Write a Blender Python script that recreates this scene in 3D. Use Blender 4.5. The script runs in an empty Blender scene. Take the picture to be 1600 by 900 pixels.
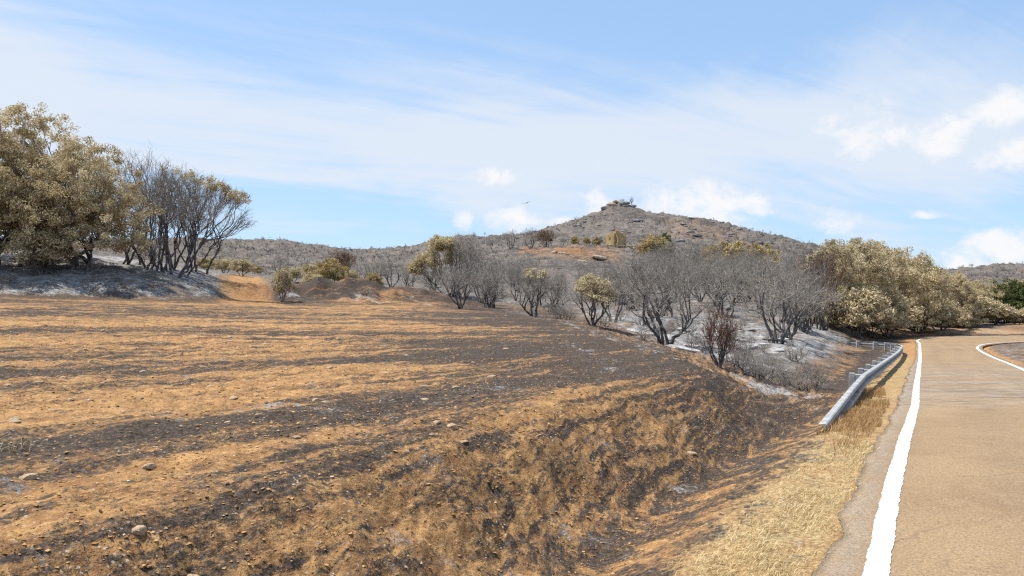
import bpy, math, random
import numpy as np
from mathutils import Vector

rng = np.random.default_rng(11)
random.seed(11)
scene = bpy.context.scene
COL = scene.collection

# ------------------------------------------------------------------ camera
F = 1250.0                                   # focal length in photo pixels (photo is 1600 wide)
cam_d = bpy.data.cameras.new('camera')
cam = bpy.data.objects.new('camera', cam_d); COL.objects.link(cam)
cam_d.sensor_width = 36.0
cam_d.lens = 36.0 * F / 1600.0
cam_d.clip_start = 0.1; cam_d.clip_end = 20000
cam.location = (0, 0, 0)                     # heights are measured from the lens
cam.rotation_euler = (math.radians(90), 0, 0)
scene.camera = cam

# ------------------------------------------------------------------ light
SUN_EL = math.radians(64); SUN_AZ = math.radians(-70)     # azimuth from +Y, negative = towards -X
sun_d = bpy.data.lights.new('sun', 'SUN'); sun_d.energy = 4.2; sun_d.angle = math.radians(0.5)
sun_d.color = (1.0, 0.955, 0.88)
sun = bpy.data.objects.new('sun', sun_d); COL.objects.link(sun)
to_sun = Vector((math.sin(SUN_AZ) * math.cos(SUN_EL), math.cos(SUN_AZ) * math.cos(SUN_EL), math.sin(SUN_EL)))
sun.rotation_euler = to_sun.to_track_quat('Z', 'Y').to_euler()
sun.location = (-30, 10, 60)

scene.view_settings.view_transform = 'Standard'
scene.view_settings.look = 'None'
scene.view_settings.gamma = 1.0
scene.view_settings.exposure = 0.75
scene.render.engine = 'CYCLES'
scene.cycles.use_denoising = False
scene.cycles.filter_width = 1.25
scene.cycles.sample_clamp_indirect = 4.0
scene.cycles.max_bounces = 5
scene.cycles.diffuse_bounces = 3
scene.cycles.transparent_max_bounces = 6

# ------------------------------------------------------------------ node helpers
class NT:
    def __init__(s, tree): s.t = tree; s.n = tree.nodes; s.l = tree.links
    def node(s, typ, **kw):
        n = s.n.new(typ)
        for k, v in kw.items(): setattr(n, k, v)
        return n
    def put(s, sock, v):
        if hasattr(v, 'is_output'): s.l.new(v, sock)
        elif v is not None:
            if isinstance(v, (tuple, list)) and sock.type == 'RGBA' and len(v) == 3: v = (*v, 1)
            sock.default_value = v
    def math(s, op, a, b=None, c=None, clamp=False):
        n = s.node('ShaderNodeMath', operation=op, use_clamp=clamp)
        for i, v in enumerate((a, b, c)):
            if v is not None: s.put(n.inputs[i], v)
        return n.outputs[0]
    def vmath(s, op, a, b=None):
        n = s.node('ShaderNodeVectorMath', operation=op)
        s.put(n.inputs[0], a)
        if b is not None: s.put(n.inputs[1], b)
        return n.outputs[0] if op not in ('LENGTH', 'DOT_PRODUCT') else n.outputs['Value']
    def mix(s, f, a, b):
        n = s.node('ShaderNodeMix', data_type='RGBA')
        s.put(n.inputs[0], f); s.put(n.inputs[6], a); s.put(n.inputs[7], b)
        return n.outputs[2]
    def noise(s, vec, scale, detail=4, rough=0.55, dist=0.0):
        n = s.node('ShaderNodeTexNoise')
        s.put(n.inputs['Vector'], vec); n.inputs['Scale'].default_value = scale
        n.inputs['Detail'].default_value = detail; n.inputs['Roughness'].default_value = rough
        n.inputs['Distortion'].default_value = dist
        return n.outputs[0]
    def voronoi(s, vec, scale, feature='F1'):
        n = s.node('ShaderNodeTexVoronoi', feature=feature)
        s.put(n.inputs['Vector'], vec); n.inputs['Scale'].default_value = scale
        return n.outputs
    def step(s, v, lo, hi, a=0.0, b=1.0):
        n = s.node('ShaderNodeMapRange', interpolation_type='SMOOTHSTEP')
        s.put(n.inputs[0], v); n.inputs[1].default_value = lo; n.inputs[2].default_value = hi
        n.inputs[3].default_value = a; n.inputs[4].default_value = b
        return n.outputs[0]
    def attr(s, name, out='Fac'):
        return s.node('ShaderNodeAttribute', attribute_name=name).outputs[out]

def new_mat(name, rough=0.9, spec=0.2):
    m = bpy.data.materials.new(name); m.use_nodes = True
    nt = NT(m.node_tree); p = m.node_tree.nodes['Principled BSDF']
    p.inputs['Roughness'].default_value = rough
    p.inputs['Specular IOR Level'].default_value = spec
    return m, nt, p

# ------------------------------------------------------------------ world
w = bpy.data.worlds.new('World'); scene.world = w; w.use_nodes = True
nt = NT(w.node_tree)
bg = w.node_tree.nodes['Background']
sky = nt.node('ShaderNodeTexSky', sky_type='NISHITA', sun_disc=False, sun_elevation=SUN_EL, sun_rotation=SUN_AZ,
              altitude=500, air_density=1.0, dust_density=0.6, ozone_density=2.0)
gen = nt.node('ShaderNodeTexCoord').outputs['Generated']
dirn = nt.vmath('NORMALIZE', gen)
sep = nt.node('ShaderNodeSeparateXYZ'); nt.put(sep.inputs[0], dirn)
dx, dy, dz = sep.outputs
az = nt.math('ARCTAN2', dx, dy)               # 0 straight ahead, + to the right
el = nt.math('ARCSINE', dz)
def comb(x, y, z):
    n = nt.node('ShaderNodeCombineXYZ')
    for i, v in enumerate((x, y, z)): nt.put(n.inputs[i], v)
    return n.outputs[0]
# thin high veil: streaky noise on a high cloud plane
elp = nt.math('ADD', nt.math('MAXIMUM', dz, 0.0), 0.16)
cx = nt.math('DIVIDE', dx, elp); cy = nt.math('DIVIDE', dy, elp)
rx = nt.math('ADD', nt.math('MULTIPLY', cx, 0.80), nt.math('MULTIPLY', cy, 0.34))
ry = nt.math('ADD', nt.math('MULTIPLY', cx, -0.60), nt.math('MULTIPLY', cy, 1.10))
veil_n = nt.noise(comb(rx, ry, 3.7), 0.62, 7, 0.54, 0.7)
streak = nt.noise(comb(nt.math('MULTIPLY', rx, 0.7), nt.math('MULTIPLY', ry, 3.2), 1.3), 1.2, 7, 0.58, 1.1)
vn = nt.math('ADD', nt.math('MULTIPLY', veil_n, 0.76), nt.math('MULTIPLY', streak, 0.24))
# the veil is a long bank that lies across the lower sky
tilt = nt.math('ADD', el, nt.math('MULTIPLY', az, 0.05))
bank = nt.math('SUBTRACT', 1.0, nt.math('MULTIPLY', nt.math('ABSOLUTE', nt.math('SUBTRACT', tilt, 0.18)), 6.5), clamp=True)
vn2 = nt.math('ADD', vn, nt.math('MULTIPLY', nt.math('SUBTRACT', bank, 0.5), 0.22))
veil = nt.step(vn2, 0.375, 0.61, 0.10, 0.88)
# small heaped clouds low over the hills
def puff(px, py, wx, wy):
    a0 = math.atan((px - 800) / F); e0 = math.atan((450 - py) / math.hypot(F, px - 800))
    ax = nt.math('DIVIDE', nt.math('SUBTRACT', az, a0), wx / F)
    ey = nt.math('DIVIDE', nt.math('SUBTRACT', el, e0), wy / F)
    d2 = nt.math('ADD', nt.math('MULTIPLY', ax, ax), nt.math('MULTIPLY', ey, ey))
    return nt.math('SUBTRACT', 1.0, d2)
acc = None
for a in ((808, 345, 52, 24), (926, 320, 34, 24), (725, 345, 20, 20), (1105, 322, 110, 40), (1450, 212, 70, 34), (1345, 200, 55, 42),
          (1572, 392, 70, 34), (1575, 165, 60, 30), (1312, 350, 34, 22), (1500, 412, 70, 18), (1580, 245, 60, 26), (1455, 333, 26, 10), (880, 350, 40, 14), (770, 275, 50, 18)):
    p = puff(*a); acc = p if acc is None else nt.math('MAXIMUM', acc, p)
acc = nt.math('MAXIMUM', acc, -1.5)
cn = nt.noise(comb(nt.math('MULTIPLY', az, 22.0), nt.math('MULTIPLY', el, 30.0), 5.0), 1.1, 7, 0.6, 0.3)
cum = nt.step(nt.math('ADD', acc, nt.math('MULTIPLY', nt.math('SUBTRACT', cn, 0.5), 4.2)), 0.0, 1.35, 0.0, 0.92)
# the same kind of heaped cloud elsewhere round the horizon
low = nt.math('SUBTRACT', 1.0, nt.math('MULTIPLY', nt.math('ABSOLUTE', nt.math('SUBTRACT', el, 0.09)), 9.0), clamp=True)
oth = nt.math('MULTIPLY', nt.step(nt.noise(comb(nt.math('MULTIPLY', az, 5.0), nt.math('MULTIPLY', el, 9.0), 9.0), 1.2, 6, 0.6), 0.60, 0.72), low)
away = nt.step(nt.math('ABSOLUTE', az), 0.58, 0.85)
cum = nt.math('MAXIMUM', cum, nt.math('MULTIPLY', oth, away))
above = nt.step(dz, -0.01, 0.02)
SKY_TINT = (1.20, 1.62, 2.12)
gam = nt.node('ShaderNodeGamma'); nt.put(gam.inputs[0], sky.outputs[0]); gam.inputs[1].default_value = 0.45
blue = nt.vmath('MULTIPLY', gam.outputs[0], SKY_TINT)
VEIL_C = (3.6, 3.9, 4.3); CUM_C = (4.5, 4.45, 4.5)
c1 = nt.mix(nt.math('MULTIPLY', veil, above), blue, VEIL_C)
c2 = nt.mix(nt.math('MULTIPLY', cum, above), c1, CUM_C)
nt.put(bg.inputs['Color'], c2)
bg.inputs['Strength'].default_value = 0.13

# ------------------------------------------------------------------ numpy noise
def _hash(ix, iy, seed):
    h = (ix.astype(np.int64) * 374761393 + iy.astype(np.int64) * 668265263 + seed * 982451653) & 0x7fffffff
    h = ((h ^ (h >> 13)) * 1274126177) & 0x7fffffff
    return ((h ^ (h >> 16)) & 0xffff) / 65535.0
def vnoise(x, y, seed=0):
    ix = np.floor(x); iy = np.floor(y); fx = x - ix; fy = y - iy
    fx = fx * fx * (3 - 2 * fx); fy = fy * fy * (3 - 2 * fy)
    a = _hash(ix, iy, seed); b = _hash(ix + 1, iy, seed); c = _hash(ix, iy + 1, seed); d = _hash(ix + 1, iy + 1, seed)
    return (a * (1 - fx) + b * fx) * (1 - fy) + (c * (1 - fx) + d * fx) * fy
def fbm(x, y, oct=4, seed=0, gain=0.5):
    s = 0; a = 1.0; tot = 0
    for o in range(oct):
        s = s + a * (vnoise(x * 2**o + 17.3 * o, y * 2**o - 9.1 * o, seed + o) - 0.5); tot += a; a *= gain
    return s / tot * 2          # about -1..1
def sstep(lo, hi, v):
    t = np.clip((v - lo) / (hi - lo), 0, 1); return t * t * (3 - 2 * t)

# ------------------------------------------------------------------ plan of the place (metres; X right, Y away, Z from lens height)
def catmull(P, n=24):
    P = np.array(P, float); out = []
    Q = np.vstack([2 * P[0] - P[1], P, 2 * P[-1] - P[-2]])
    for i in range(1, len(Q) - 2):
        p0, p1, p2, p3 = Q[i - 1], Q[i], Q[i + 1], Q[i + 2]
        for t in np.linspace(0, 1, n, endpoint=False):
            out.append(0.5 * ((2 * p1) + (-p0 + p2) * t + (2 * p0 - 5 * p1 + 4 * p2 - p3) * t * t + (-p0 + 3 * p1 - 3 * p2 + p3) * t ** 3))
    out.append(P[-1]); return np.array(out)
L_PTS = [(-10.9, -20), (-0.28, 0), (2.50, 5.5), (5.47, 11.2), (8.70, 17.3), (14.5, 28.6), (22.6, 44.3), (28.3, 55.5), (32.2, 63.2),
         (35.0, 69.0), (38.4, 73.4), (43.0, 75.6), (49.5, 76.8), (62, 78), (95, 81)]
R_PTS = [(-7.3, -21.5), (3.3, -1.5), (6.1, 4.0), (9.1, 9.7), (12.3, 15.8), (18.1, 27.1), (23.9, 38.5), (30.2, 51.5), (33.4, 57.4),
         (36.4, 61.8), (40.0, 65.2), (44.8, 67.6), (51.0, 69.2), (63, 70.5), (96, 73.5)]
L_C = catmull(L_PTS); R_C = catmull(R_PTS)
U = np.array([0.464, 0.886]); N = np.array([-0.886, 0.464]); P0 = np.array([-0.26, 0.0])

_hy = np.array([-60, 0, 5.56, 7.6, 11.4, 17.5, 28.6, 44.3, 63.2, 74.2, 90, 400.]); _hz = -np.array([1.7, 1.93, 2.0, 2.05, 2.2, 2.6, 3.2, 3.9, 4.42, 4.6, 4.7, 4.7])
_hyf = np.linspace(-60, 400, 4601); _hzf = np.interp(_hyf, _hy, _hz)
_k = np.exp(-0.5 * (np.arange(-60, 61) / 22.0) ** 2); _k /= _k.sum()
_hzf = np.convolve(np.pad(_hzf, 60, mode='edge'), _k, 'valid')
def road_z(Y): return np.interp(Y, _hyf, _hzf)

def sdist(px, py, C):
    """signed distance to an open polyline, left side positive"""
    best = np.full(px.shape, 1e18); sg = np.ones(px.shape)
    for (x0, y0), (x1, y1) in zip(C[:-1], C[1:]):
        vx, vy = x1 - x0, y1 - y0; L2 = vx * vx + vy * vy + 1e-12
        t = np.clip(((px - x0) * vx + (py - y0) * vy) / L2, 0, 1)
        ex = px - x0 - t * vx; ey = py - y0 - t * vy; d = ex * ex + ey * ey
        m = d < best; best = np.where(m, d, best)
        sg = np.where(m, np.where(vx * ey - vy * ex >= 0, 1.0, -1.0), sg)
    return np.sqrt(best) * sg
L_S = L_C[::6]; R_S = R_C[::6]
if not np.allclose(L_S[-1], L_C[-1]): L_S = np.vstack([L_S, L_C[-1]]); R_S = np.vstack([R_S, R_C[-1]])

# valley and hills: section lines through the land (azimuth as column, distance, sight row)
SECT = {
 -500: [(3, 800), (30, 490), (41, 462), (48, 420), (56, 395), (80, 375), (200, 385), (500, 385), (1500, 420)],
 0:    [(3, 800), (30, 490), (42, 463), (45, 454), (49, 430), (53, 415), (60, 402), (100, 395), (200, 395), (500, 385), (1500, 420)],
 120:  [(3, 800), (30, 492), (43, 464), (46, 455), (50, 428), (54, 411), (60, 400), (100, 398), (200, 400), (500, 385), (1500, 420)],
 230:  [(3, 800), (30, 495), (45, 461), (48, 450), (52, 431), (56, 419), (62, 410), (100, 412), (200, 405), (500, 382), (1500, 420)],
 310:  [(3, 800), (30, 498), (48, 463), (51, 452), (55, 439), (60, 428), (66, 423), (100, 424), (200, 412), (500, 379), (1500, 420)],
 390:  [(3, 800), (30, 500), (50, 470), (60, 455), (80, 440), (110, 432), (200, 418), (350, 396), (500, 377), (1500, 420)],
 450:  [(3, 800), (30, 500), (60, 466), (80, 447), (110, 437), (200, 420), (350, 398), (500, 380), (1500, 420)],
 540:  [(3, 800), (30, 510), (60, 472), (80, 455), (110, 440), (200, 425), (350, 405), (500, 393), (1500, 420)],
 620:  [(3, 800), (30, 520), (60, 482), (72, 470), (85, 458), (110, 446), (200, 420), (350, 400), (500, 393), (1500, 425)],
 700:  [(3, 800), (30, 540), (60, 488), (75, 470), (90, 458), (110, 446), (150, 425), (200, 407), (300, 385), (400, 374), (500, 385), (1500, 430)],
 800:  [(3, 800), (30, 560), (45, 520), (60, 495), (80, 474), (110, 446), (150, 420), (185, 398), (215, 390), (300, 382), (400, 374), (450, 378), (1500, 440)],
 880:  [(3, 800), (25, 580), (32, 545), (42, 522), (60, 494), (85, 470), (120, 440), (150, 420), (185, 394), (225, 388), (300, 372), (400, 356), (440, 353), (600, 380), (1500, 440)],
 935:  [(3, 800), (22, 590), (30, 562), (40, 533), (58, 500), (80, 474), (115, 444), (150, 424), (190, 398), (232, 386), (300, 368), (400, 342), (440, 334), (600, 375), (1500, 440)],
 962:  [(3, 800), (22, 595), (30, 566), (40, 538), (58, 503), (78, 475), (112, 445), (150, 426), (195, 400), (235, 385), (300, 368), (400, 336), (440, 319), (480, 322), (600, 375), (1500, 440)],
 985:  [(3, 800), (22, 600), (30, 568), (40, 540), (58, 504), (78, 475), (112, 446), (150, 428), (200, 402), (240, 386), (300, 368), (400, 336), (440, 317), (480, 322), (600, 375), (1500, 440)],
 1010: [(3, 800), (22, 605), (30, 570), (40, 542), (58, 505), (78, 475), (112, 446), (150, 430), (200, 404), (240, 387), (300, 368), (400, 342), (440, 333), (600, 375), (1500, 440)],
 1080: [(3, 800), (20, 630), (25, 600), (30, 578), (38, 552), (50, 524), (70, 486), (100, 452), (150, 428), (220, 396), (300, 372), (400, 345), (430, 341), (600, 380), (1500, 440)],
 1140: [(3, 800), (20, 640), (25, 605), (30, 585), (38, 560), (50, 526), (70, 488), (100, 454), (150, 430), (220, 398), (300, 378), (400, 356), (430, 354), (600, 385), (1500, 440)],
 1230: [(3, 800), (20, 645), (24, 618), (28, 600), (35, 574), (45, 547), (60, 512), (80, 484), (120, 450), (200, 412), (350, 382), (430, 378), (600, 390), (1500, 440)],
 1310: [(3, 800), (20, 640), (28, 598), (35, 574), (45, 553), (55, 540), (65, 522), (78, 504), (100, 482), (140, 455), (220, 420), (400, 397), (500, 402), (1500, 440)],
 1390: [(3, 800), (20, 632), (30, 588), (45, 560), (60, 546), (72, 530), (82, 518), (100, 500), (140, 474), (220, 446), (400, 425), (500, 428), (1500, 440)],
 1480: [(3, 800), (20, 632), (30, 588), (45, 560), (60, 544), (76, 526), (88, 516), (110, 503), (160, 480), (300, 450), (450, 430), (520, 425), (700, 440), (1500, 445)],
 1560: [(3, 800), (20, 632), (30, 588), (50, 553), (76, 525), (90, 514), (112, 500), (160, 480), (300, 448), (450, 420), (520, 415), (700, 430), (1500, 445)],
 1640: [(3, 800), (20, 632), (30, 588), (50, 553), (76, 525), (90, 513), (112, 499), (160, 480), (300, 448), (450, 421), (520, 418), (700, 430), (1500, 445)],
 1760: [(3, 800), (20, 632), (30, 588), (50, 553), (76, 525), (90, 514), (112, 500), (160, 480), (300, 450), (520, 432), (700, 440), (1500, 445)],
 2200: [(3, 800), (20, 632), (30, 588), (50, 553), (76, 525), (112, 502), (160, 480), (300, 455), (1500, 446)]}
_ly = np.linspace(math.log(3), math.log(1500), 420)
_pxs = np.array(sorted(SECT)); _pxf = np.arange(-500, 2201, 5.0)
_tab = []
for k in _pxs:
    a = np.array(SECT[k], float); zz = -(a[:, 1] - 450) / F * a[:, 0]
    zi = np.interp(_ly, np.log(a[:, 0]), zz)
    g = np.exp(-0.5 * (np.arange(-8, 9) / 2.6) ** 2); g /= g.sum()
    _tab.append(np.convolve(np.pad(zi, 8, mode='edge'), g, 'valid'))
_tab = np.array(_tab)
TAB = np.stack([np.interp(_pxf, _pxs, _tab[:, j]) for j in range(len(_ly))], 1)
g = np.exp(-0.5 * (np.arange(-12, 13) / 3.0) ** 2); g /= g.sum()
TAB = np.stack([np.convolve(np.pad(TAB[:, j], 12, mode='edge'), g, 'valid') for j in range(len(_ly))], 1)
def valley_z(X, Y):
    Yc = np.maximum(Y, 3.0)
    p = np.clip((800 + F * X / Yc + 500) / 5.0, 0, len(_pxf) - 1.001)
    q = np.clip((np.log(Yc) - _ly[0]) / (_ly[1] - _ly[0]), 0, len(_ly) - 1.001)
    i = p.astype(int); j = q.astype(int); fp = p - i; fq = q - j
    return (TAB[i, j] * (1 - fp) + TAB[i + 1, j] * fp) * (1 - fq) + (TAB[i, j + 1] * (1 - fp) + TAB[i + 1, j + 1] * fp) * fq

# field: a gently tilted ploughed sheet, bounded by the road bank, the gully and the wooded bank
FIELD = [(-13.8, -19.5), (-3.95, 2.0), (-0.35, 9.3), (1.9, 13.3), (3.7, 16.6), (4.0, 18.2), (3.4, 21), (2.5, 30), (1.2, 46), (-2.0, 66), (-8, 74), (-17, 66), (-18.5, 52), (-20, 48),
         (-29, 43.5), (-60, 40), (-120, 38), (-120, -30), (-13.8, -30)]
FC = FIELD + [FIELD[0]]
def field_d(X, Y):
    d = np.full(X.shape, 1e9); inside = np.zeros(X.shape, bool)
    for (x0, y0), (x1, y1) in zip(FC[:-1], FC[1:]):
        vx, vy = x1 - x0, y1 - y0
        t = np.clip(((X - x0) * vx + (Y - y0) * vy) / (vx * vx + vy * vy + 1e-12), 0, 1)
        d = np.minimum(d, np.hypot(X - x0 - t * vx, Y - y0 - t * vy))
        c = ((y0 > Y) != (y1 > Y)) & (X < (x1 - x0) * (Y - y0) / (y1 - y0 + 1e-12) + x0)
        inside ^= c
    return np.where(inside, d, -d)
MOUND = [(-18.5, 60.5, 0.9, 2.2), (-15.8, 61.5, 1.5, 2.4), (-13.2, 62.5, 1.75, 2.6), (-10.5, 64.5, 1.8, 2.7), (-8.2, 68, 1.7, 2.8), (-6.4, 72, 1.1, 3.2)]
TRACK = np.array([(-14.5, 46), (-17.0, 52), (-20.5, 61), (-24, 72), (-29, 88), (-36, 110)])

def land(X, Y, fine=True):
    """height and surface masks of the land"""
    X = np.asarray(X, float); Y = np.asarray(Y, float)
    rel = np.stack([X - P0[0], Y - P0[1]], -1); s = rel @ U; t = rel @ N
    tL = sdist(X, Y, L_S); tR = sdist(X, Y, R_S)
    e = field_d(X, Y)
    wob = fbm(X * 0.35, Y * 0.35, 3, 5) * 0.5 + fbm(X * 1.3, Y * 1.3, 2, 6) * 0.14
    zf = -1.46 - 0.0043 * Y - 0.0449 * np.clip(X, -60, 30) + 0.10 * fbm(X * 0.12, Y * 0.12, 2, 9)
    rz = road_z(Y)
    # road bed, verge, ditch
    verge = rz - 0.50 * sstep(0.9, 2.75, tL) * sstep(-30, -10, Y) * (1 - sstep(46, 54, Y)) - 0.03
    zv = valley_z(X, Y)
    gw = sstep(2.6, 6.5, tL) * sstep(15.5, 24, s) * sstep(0, 1, np.where(Y < 60, 1.0, 1.0))
    zo = verge * (1 - gw) + zv * gw
    wide = (2.0 + 5.5 * sstep(15, 24, s) + 3 * sstep(30, 55, Y)) * (1 - 0.72 * sstep(-9, -15, X))
    fw = sstep(-1.0, 0.06, (e + wob * np.minimum(1, wide * 0.35)) / wide - 0.08 * 0)
    fw = np.where(tL < 1.2, 0.0, fw)
    z = zo * (1 - fw) + zf * fw
    for (mx, my, mh, mr) in MOUND:
        z = z + mh * 0.62 * np.exp(-((X - mx) ** 2 + (Y - my) ** 2) / (2 * (mr * 0.75) ** 2))
    mnd = sum(np.exp(-((X - a) ** 2 + (Y - b) ** 2) / (2 * (d_ * 0.9) ** 2)) for a, b, c_, d_ in MOUND)
    z = z + np.clip(mnd, 0, 1) * (np.abs(fbm(X * .55, Y * .55, 4, 58)) * 0.9 - 0.18)
    onroad = sstep(0.22, 0.08, tL) * sstep(-0.75, -0.5, tR)
    bank = np.clip(4 * fw * (1 - fw), 0, 1) * (1 - sstep(35, 60, Y))
    r = np.hypot(X, Y)
    far = sstep(60, 160, Y)
    # relief
    if fine:
        near = 1 - sstep(25, 70, r)
        soilrough = (fbm(X * 3.1, Y * 3.1, 4, 21) * 0.045 + np.abs(fbm(X * 7.5, Y * 7.5, 3, 25)) * 0.03) * near
        bankrough = (fbm(X * 1.1, Y * 1.1, 4, 31) * 0.14 + np.abs(fbm(X * 4.5, Y * 4.5, 3, 35)) * 0.11 + (0.35 - np.abs(fbm(X * 1.9, Y * 1.9, 3, 37))) * 0.09) * bank
        relv = (1 - fw) * sstep(2.6, 6, tL) * sstep(18, 26, s)
        rough_v = fbm(X * 0.5, Y * 0.5, 5, 41) * 0.38 * relv * (1 - far)
        led = np.abs(fbm(X * 0.09 + 3, Y * 0.22, 4, 51))
        rough_h = far * (fbm(X * 0.055, Y * 0.055, 5, 61, 0.6) * 1.5 + (0.35 - led) * 1.6 + np.abs(fbm(X * .25, Y * .25, 3, 66)) * 1.6) * np.clip(Y / 250, 0.4, 1.5)
        verge_r = fbm(X * 2.2, Y * 2.2, 3, 71) * 0.05 * sstep(1.2, 2, tL) * (1 - relv)
        # horizontal rock ledges on the slope beyond the gully
        z = z + (soilrough + verge_r) * (1 - onroad) * sstep(0.55, 0.95, tL) + (soilrough * 0.6) * sstep(-0.6, -1.2, tR) + bankrough + rough_v + rough_h * sstep(2, 20, np.abs(tL))
        th = 0.55; zz = z + fbm(X * .2, Y * .2, 3, 81) * 0.5
        terr = (np.floor(zz / th) + sstep(0.25, 0.85, zz / th - np.floor(zz / th))) * th - zz
        z = z + terr * relv * 0.55 * (1 - far) * sstep(8, 12, X + 2.0)
    z = z - 0.11 * onroad
    return dict(z=z, s=s, t=t, tL=tL, tR=tR, e=e, fw=fw, onroad=onroad, bank=bank, far=far, r=r)
def gz(x, y): return float(land(np.array([x]), np.array([y]))['z'][0])
def at(px, py, Y): return Vector(((px - 800) / F * Y, Y, -(py - 450) / F * Y))

# ------------------------------------------------------------------ object helpers
def link(name, data, parent=None):
    o = bpy.data.objects.new(name, data); COL.objects.link(o)
    if parent is not None: o.parent = parent
    return o
def tag(o, label=None, cat=None, group=None, kind=None):
    if label: o['label'] = label
    if cat: o['category'] = cat
    if group: o['group'] = group
    if kind: o['kind'] = kind
    return o
def mesh_np(name, V, Fc, mat, smooth=False, attrs=None):
    V = np.asarray(V, np.float32); Fc = np.asarray(Fc, np.int32); k = Fc.shape[1]
    me = bpy.data.meshes.new(name)
    me.vertices.add(len(V)); me.vertices.foreach_set('co', V.ravel())
    me.loops.add(Fc.size); me.loops.foreach_set('vertex_index', Fc.ravel())
    me.polygons.add(len(Fc)); me.polygons.foreach_set('loop_start', np.arange(0, Fc.size, k, dtype=np.int32))
    me.polygons.foreach_set('use_smooth', np.full(len(Fc), bool(smooth)))
    for n, a in (attrs or {}).items():
        a = np.asarray(a, np.float32)
        if a.ndim == 1: me.attributes.new(n, 'FLOAT', 'POINT').data.foreach_set('value', a)
        else: me.attributes.new(n, 'FLOAT_VECTOR', 'POINT').data.foreach_set('vector', a.ravel())
    me.update(calc_edges=True); me.materials.append(mat)
    return me

# ------------------------------------------------------------------ materials
SOIL_A, SOIL_B, SOIL_C = (0.45, 0.256, 0.104), (0.24, 0.126, 0.056), (0.62, 0.41, 0.19)
def ground_material():
    m, nt, p = new_mat('burnt_ground', 0.95, 0.1)
    pos = nt.node('ShaderNodeNewGeometry').outputs['Position']
    row = nt.attr('rowco', 'Vector')
    n_big = nt.noise(pos, 0.55, 5, 0.6); n_mid = nt.noise(pos, 4.5, 6, 0.65); n_fine = nt.noise(pos, 26, 5, 0.7)
    n_row = nt.noise(row, 1.0, 7, 0.68, 0.25)
    soil = nt.mix(nt.step(n_mid, 0.36, 0.66), SOIL_B, SOIL_A)
    soil = nt.mix(nt.math('MULTIPLY', nt.step(n_fine, 0.5, 0.72), 0.7), soil, SOIL_C)
    soil = nt.mix(nt.math('MULTIPLY', nt.step(n_fine, 0.48, 0.30), 0.6), soil, (0.17, 0.09, 0.04))  # fine dark specks: shadows between soil crumbs, put into the colour
    soil = nt.mix(nt.math('MULTIPLY', nt.attr('red'), 0.85), soil, nt.mix(nt.step(n_mid, 0.35, 0.65), (0.17, 0.085, 0.042), (0.33, 0.165, 0.075)))
    gn = nt.math('ADD', nt.math('MULTIPLY', n_mid, 0.5), nt.math('MULTIPLY', nt.noise(pos, 0.9, 6, 0.7), 0.5))
    grey = nt.mix(nt.step(gn, 0.40, 0.60), (0.074, 0.065, 0.057), (0.215, 0.188, 0.163))
    grey = nt.mix(nt.math('MULTIPLY', nt.step(n_big, 0.50, 0.64), 0.6), grey, (0.20, 0.135, 0.09))
    base = nt.mix(nt.attr('grey'), soil, grey)
    straw = nt.mix(nt.step(n_fine, 0.38, 0.62), (0.22, 0.145, 0.07), (0.50, 0.375, 0.19))
    base = nt.mix(nt.math('MULTIPLY', nt.attr('straw'), nt.step(n_mid, 0.3, 0.6, 0.4, 1.0)), base, straw)
    # charred crust
    n_hf = nt.noise(pos, 11, 8, 0.82)
    nn = nt.math('ADD', nt.math('ADD', nt.math('MULTIPLY', n_row, 0.48), nt.math('MULTIPLY', n_mid, 0.12)), nt.math('MULTIPLY', n_hf, 0.40))
    nn = nt.math('ADD', nt.math('MULTIPLY', nt.math('SUBTRACT', nn, 0.5), 2.9), 0.5)
    cf = nt.step(nt.math('ADD', nn, nt.math('SUBTRACT', nt.attr('char'), 0.5)), 0.38, 0.62)
    charc = nt.mix(nt.step(n_fine, 0.35, 0.65), (0.016, 0.0145, 0.014), (0.080, 0.070, 0.062))
    col = nt.mix(nt.math('MULTIPLY', cf, 0.93), base, charc)
    # pale ash
    an = nt.math('ADD', nt.math('MULTIPLY', n_hf, 0.45), nt.math('MULTIPLY', nt.noise(pos, 1.6, 6, 0.7), 0.55))
    an = nt.math('ADD', nt.math('MULTIPLY', nt.math('SUBTRACT', an, 0.5), 2.0), 0.5)
    af = nt.step(nt.math('ADD', an, nt.math('SUBTRACT', nt.attr('ash'), 0.5)), 0.40, 0.64)
    ashc = nt.mix(nt.step(n_fine, 0.3, 0.7), (0.20, 0.195, 0.19), (0.47, 0.46, 0.445))
    col = nt.mix(nt.math('MULTIPLY', af, 0.92), col, ashc)
    # light flecks of ash and chips
    vo = nt.voronoi(pos, 17)
    fl = nt.math('MULTIPLY', nt.step(vo[0], 0.20, 0.12), nt.step(nt.noise(pos, 1.2, 3), 0.50, 0.62))
    fl = nt.math('MULTIPLY', fl, nt.math('SUBTRACT', 1.0, nt.attr('grey')))
    col = nt.mix(nt.math('MULTIPLY', fl, 0.75), col, (0.52, 0.48, 0.43))
    nt.put(p.inputs['Base Color'], col)
    b = nt.node('ShaderNodeBump'); b.inputs['Strength'].default_value = 0.9; b.inputs['Distance'].default_value = 0.05
    hgt = nt.math('ADD', nt.math('MULTIPLY', n_fine, 0.55), nt.math('ADD', nt.math('MULTIPLY', n_mid, 0.7), nt.math('MULTIPLY', nt.noise(pos, 70, 3, 0.6), 0.25)))
    nt.put(b.inputs['Height'], hgt); nt.put(p.inputs['Normal'], b.outputs[0])
    return m
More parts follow.
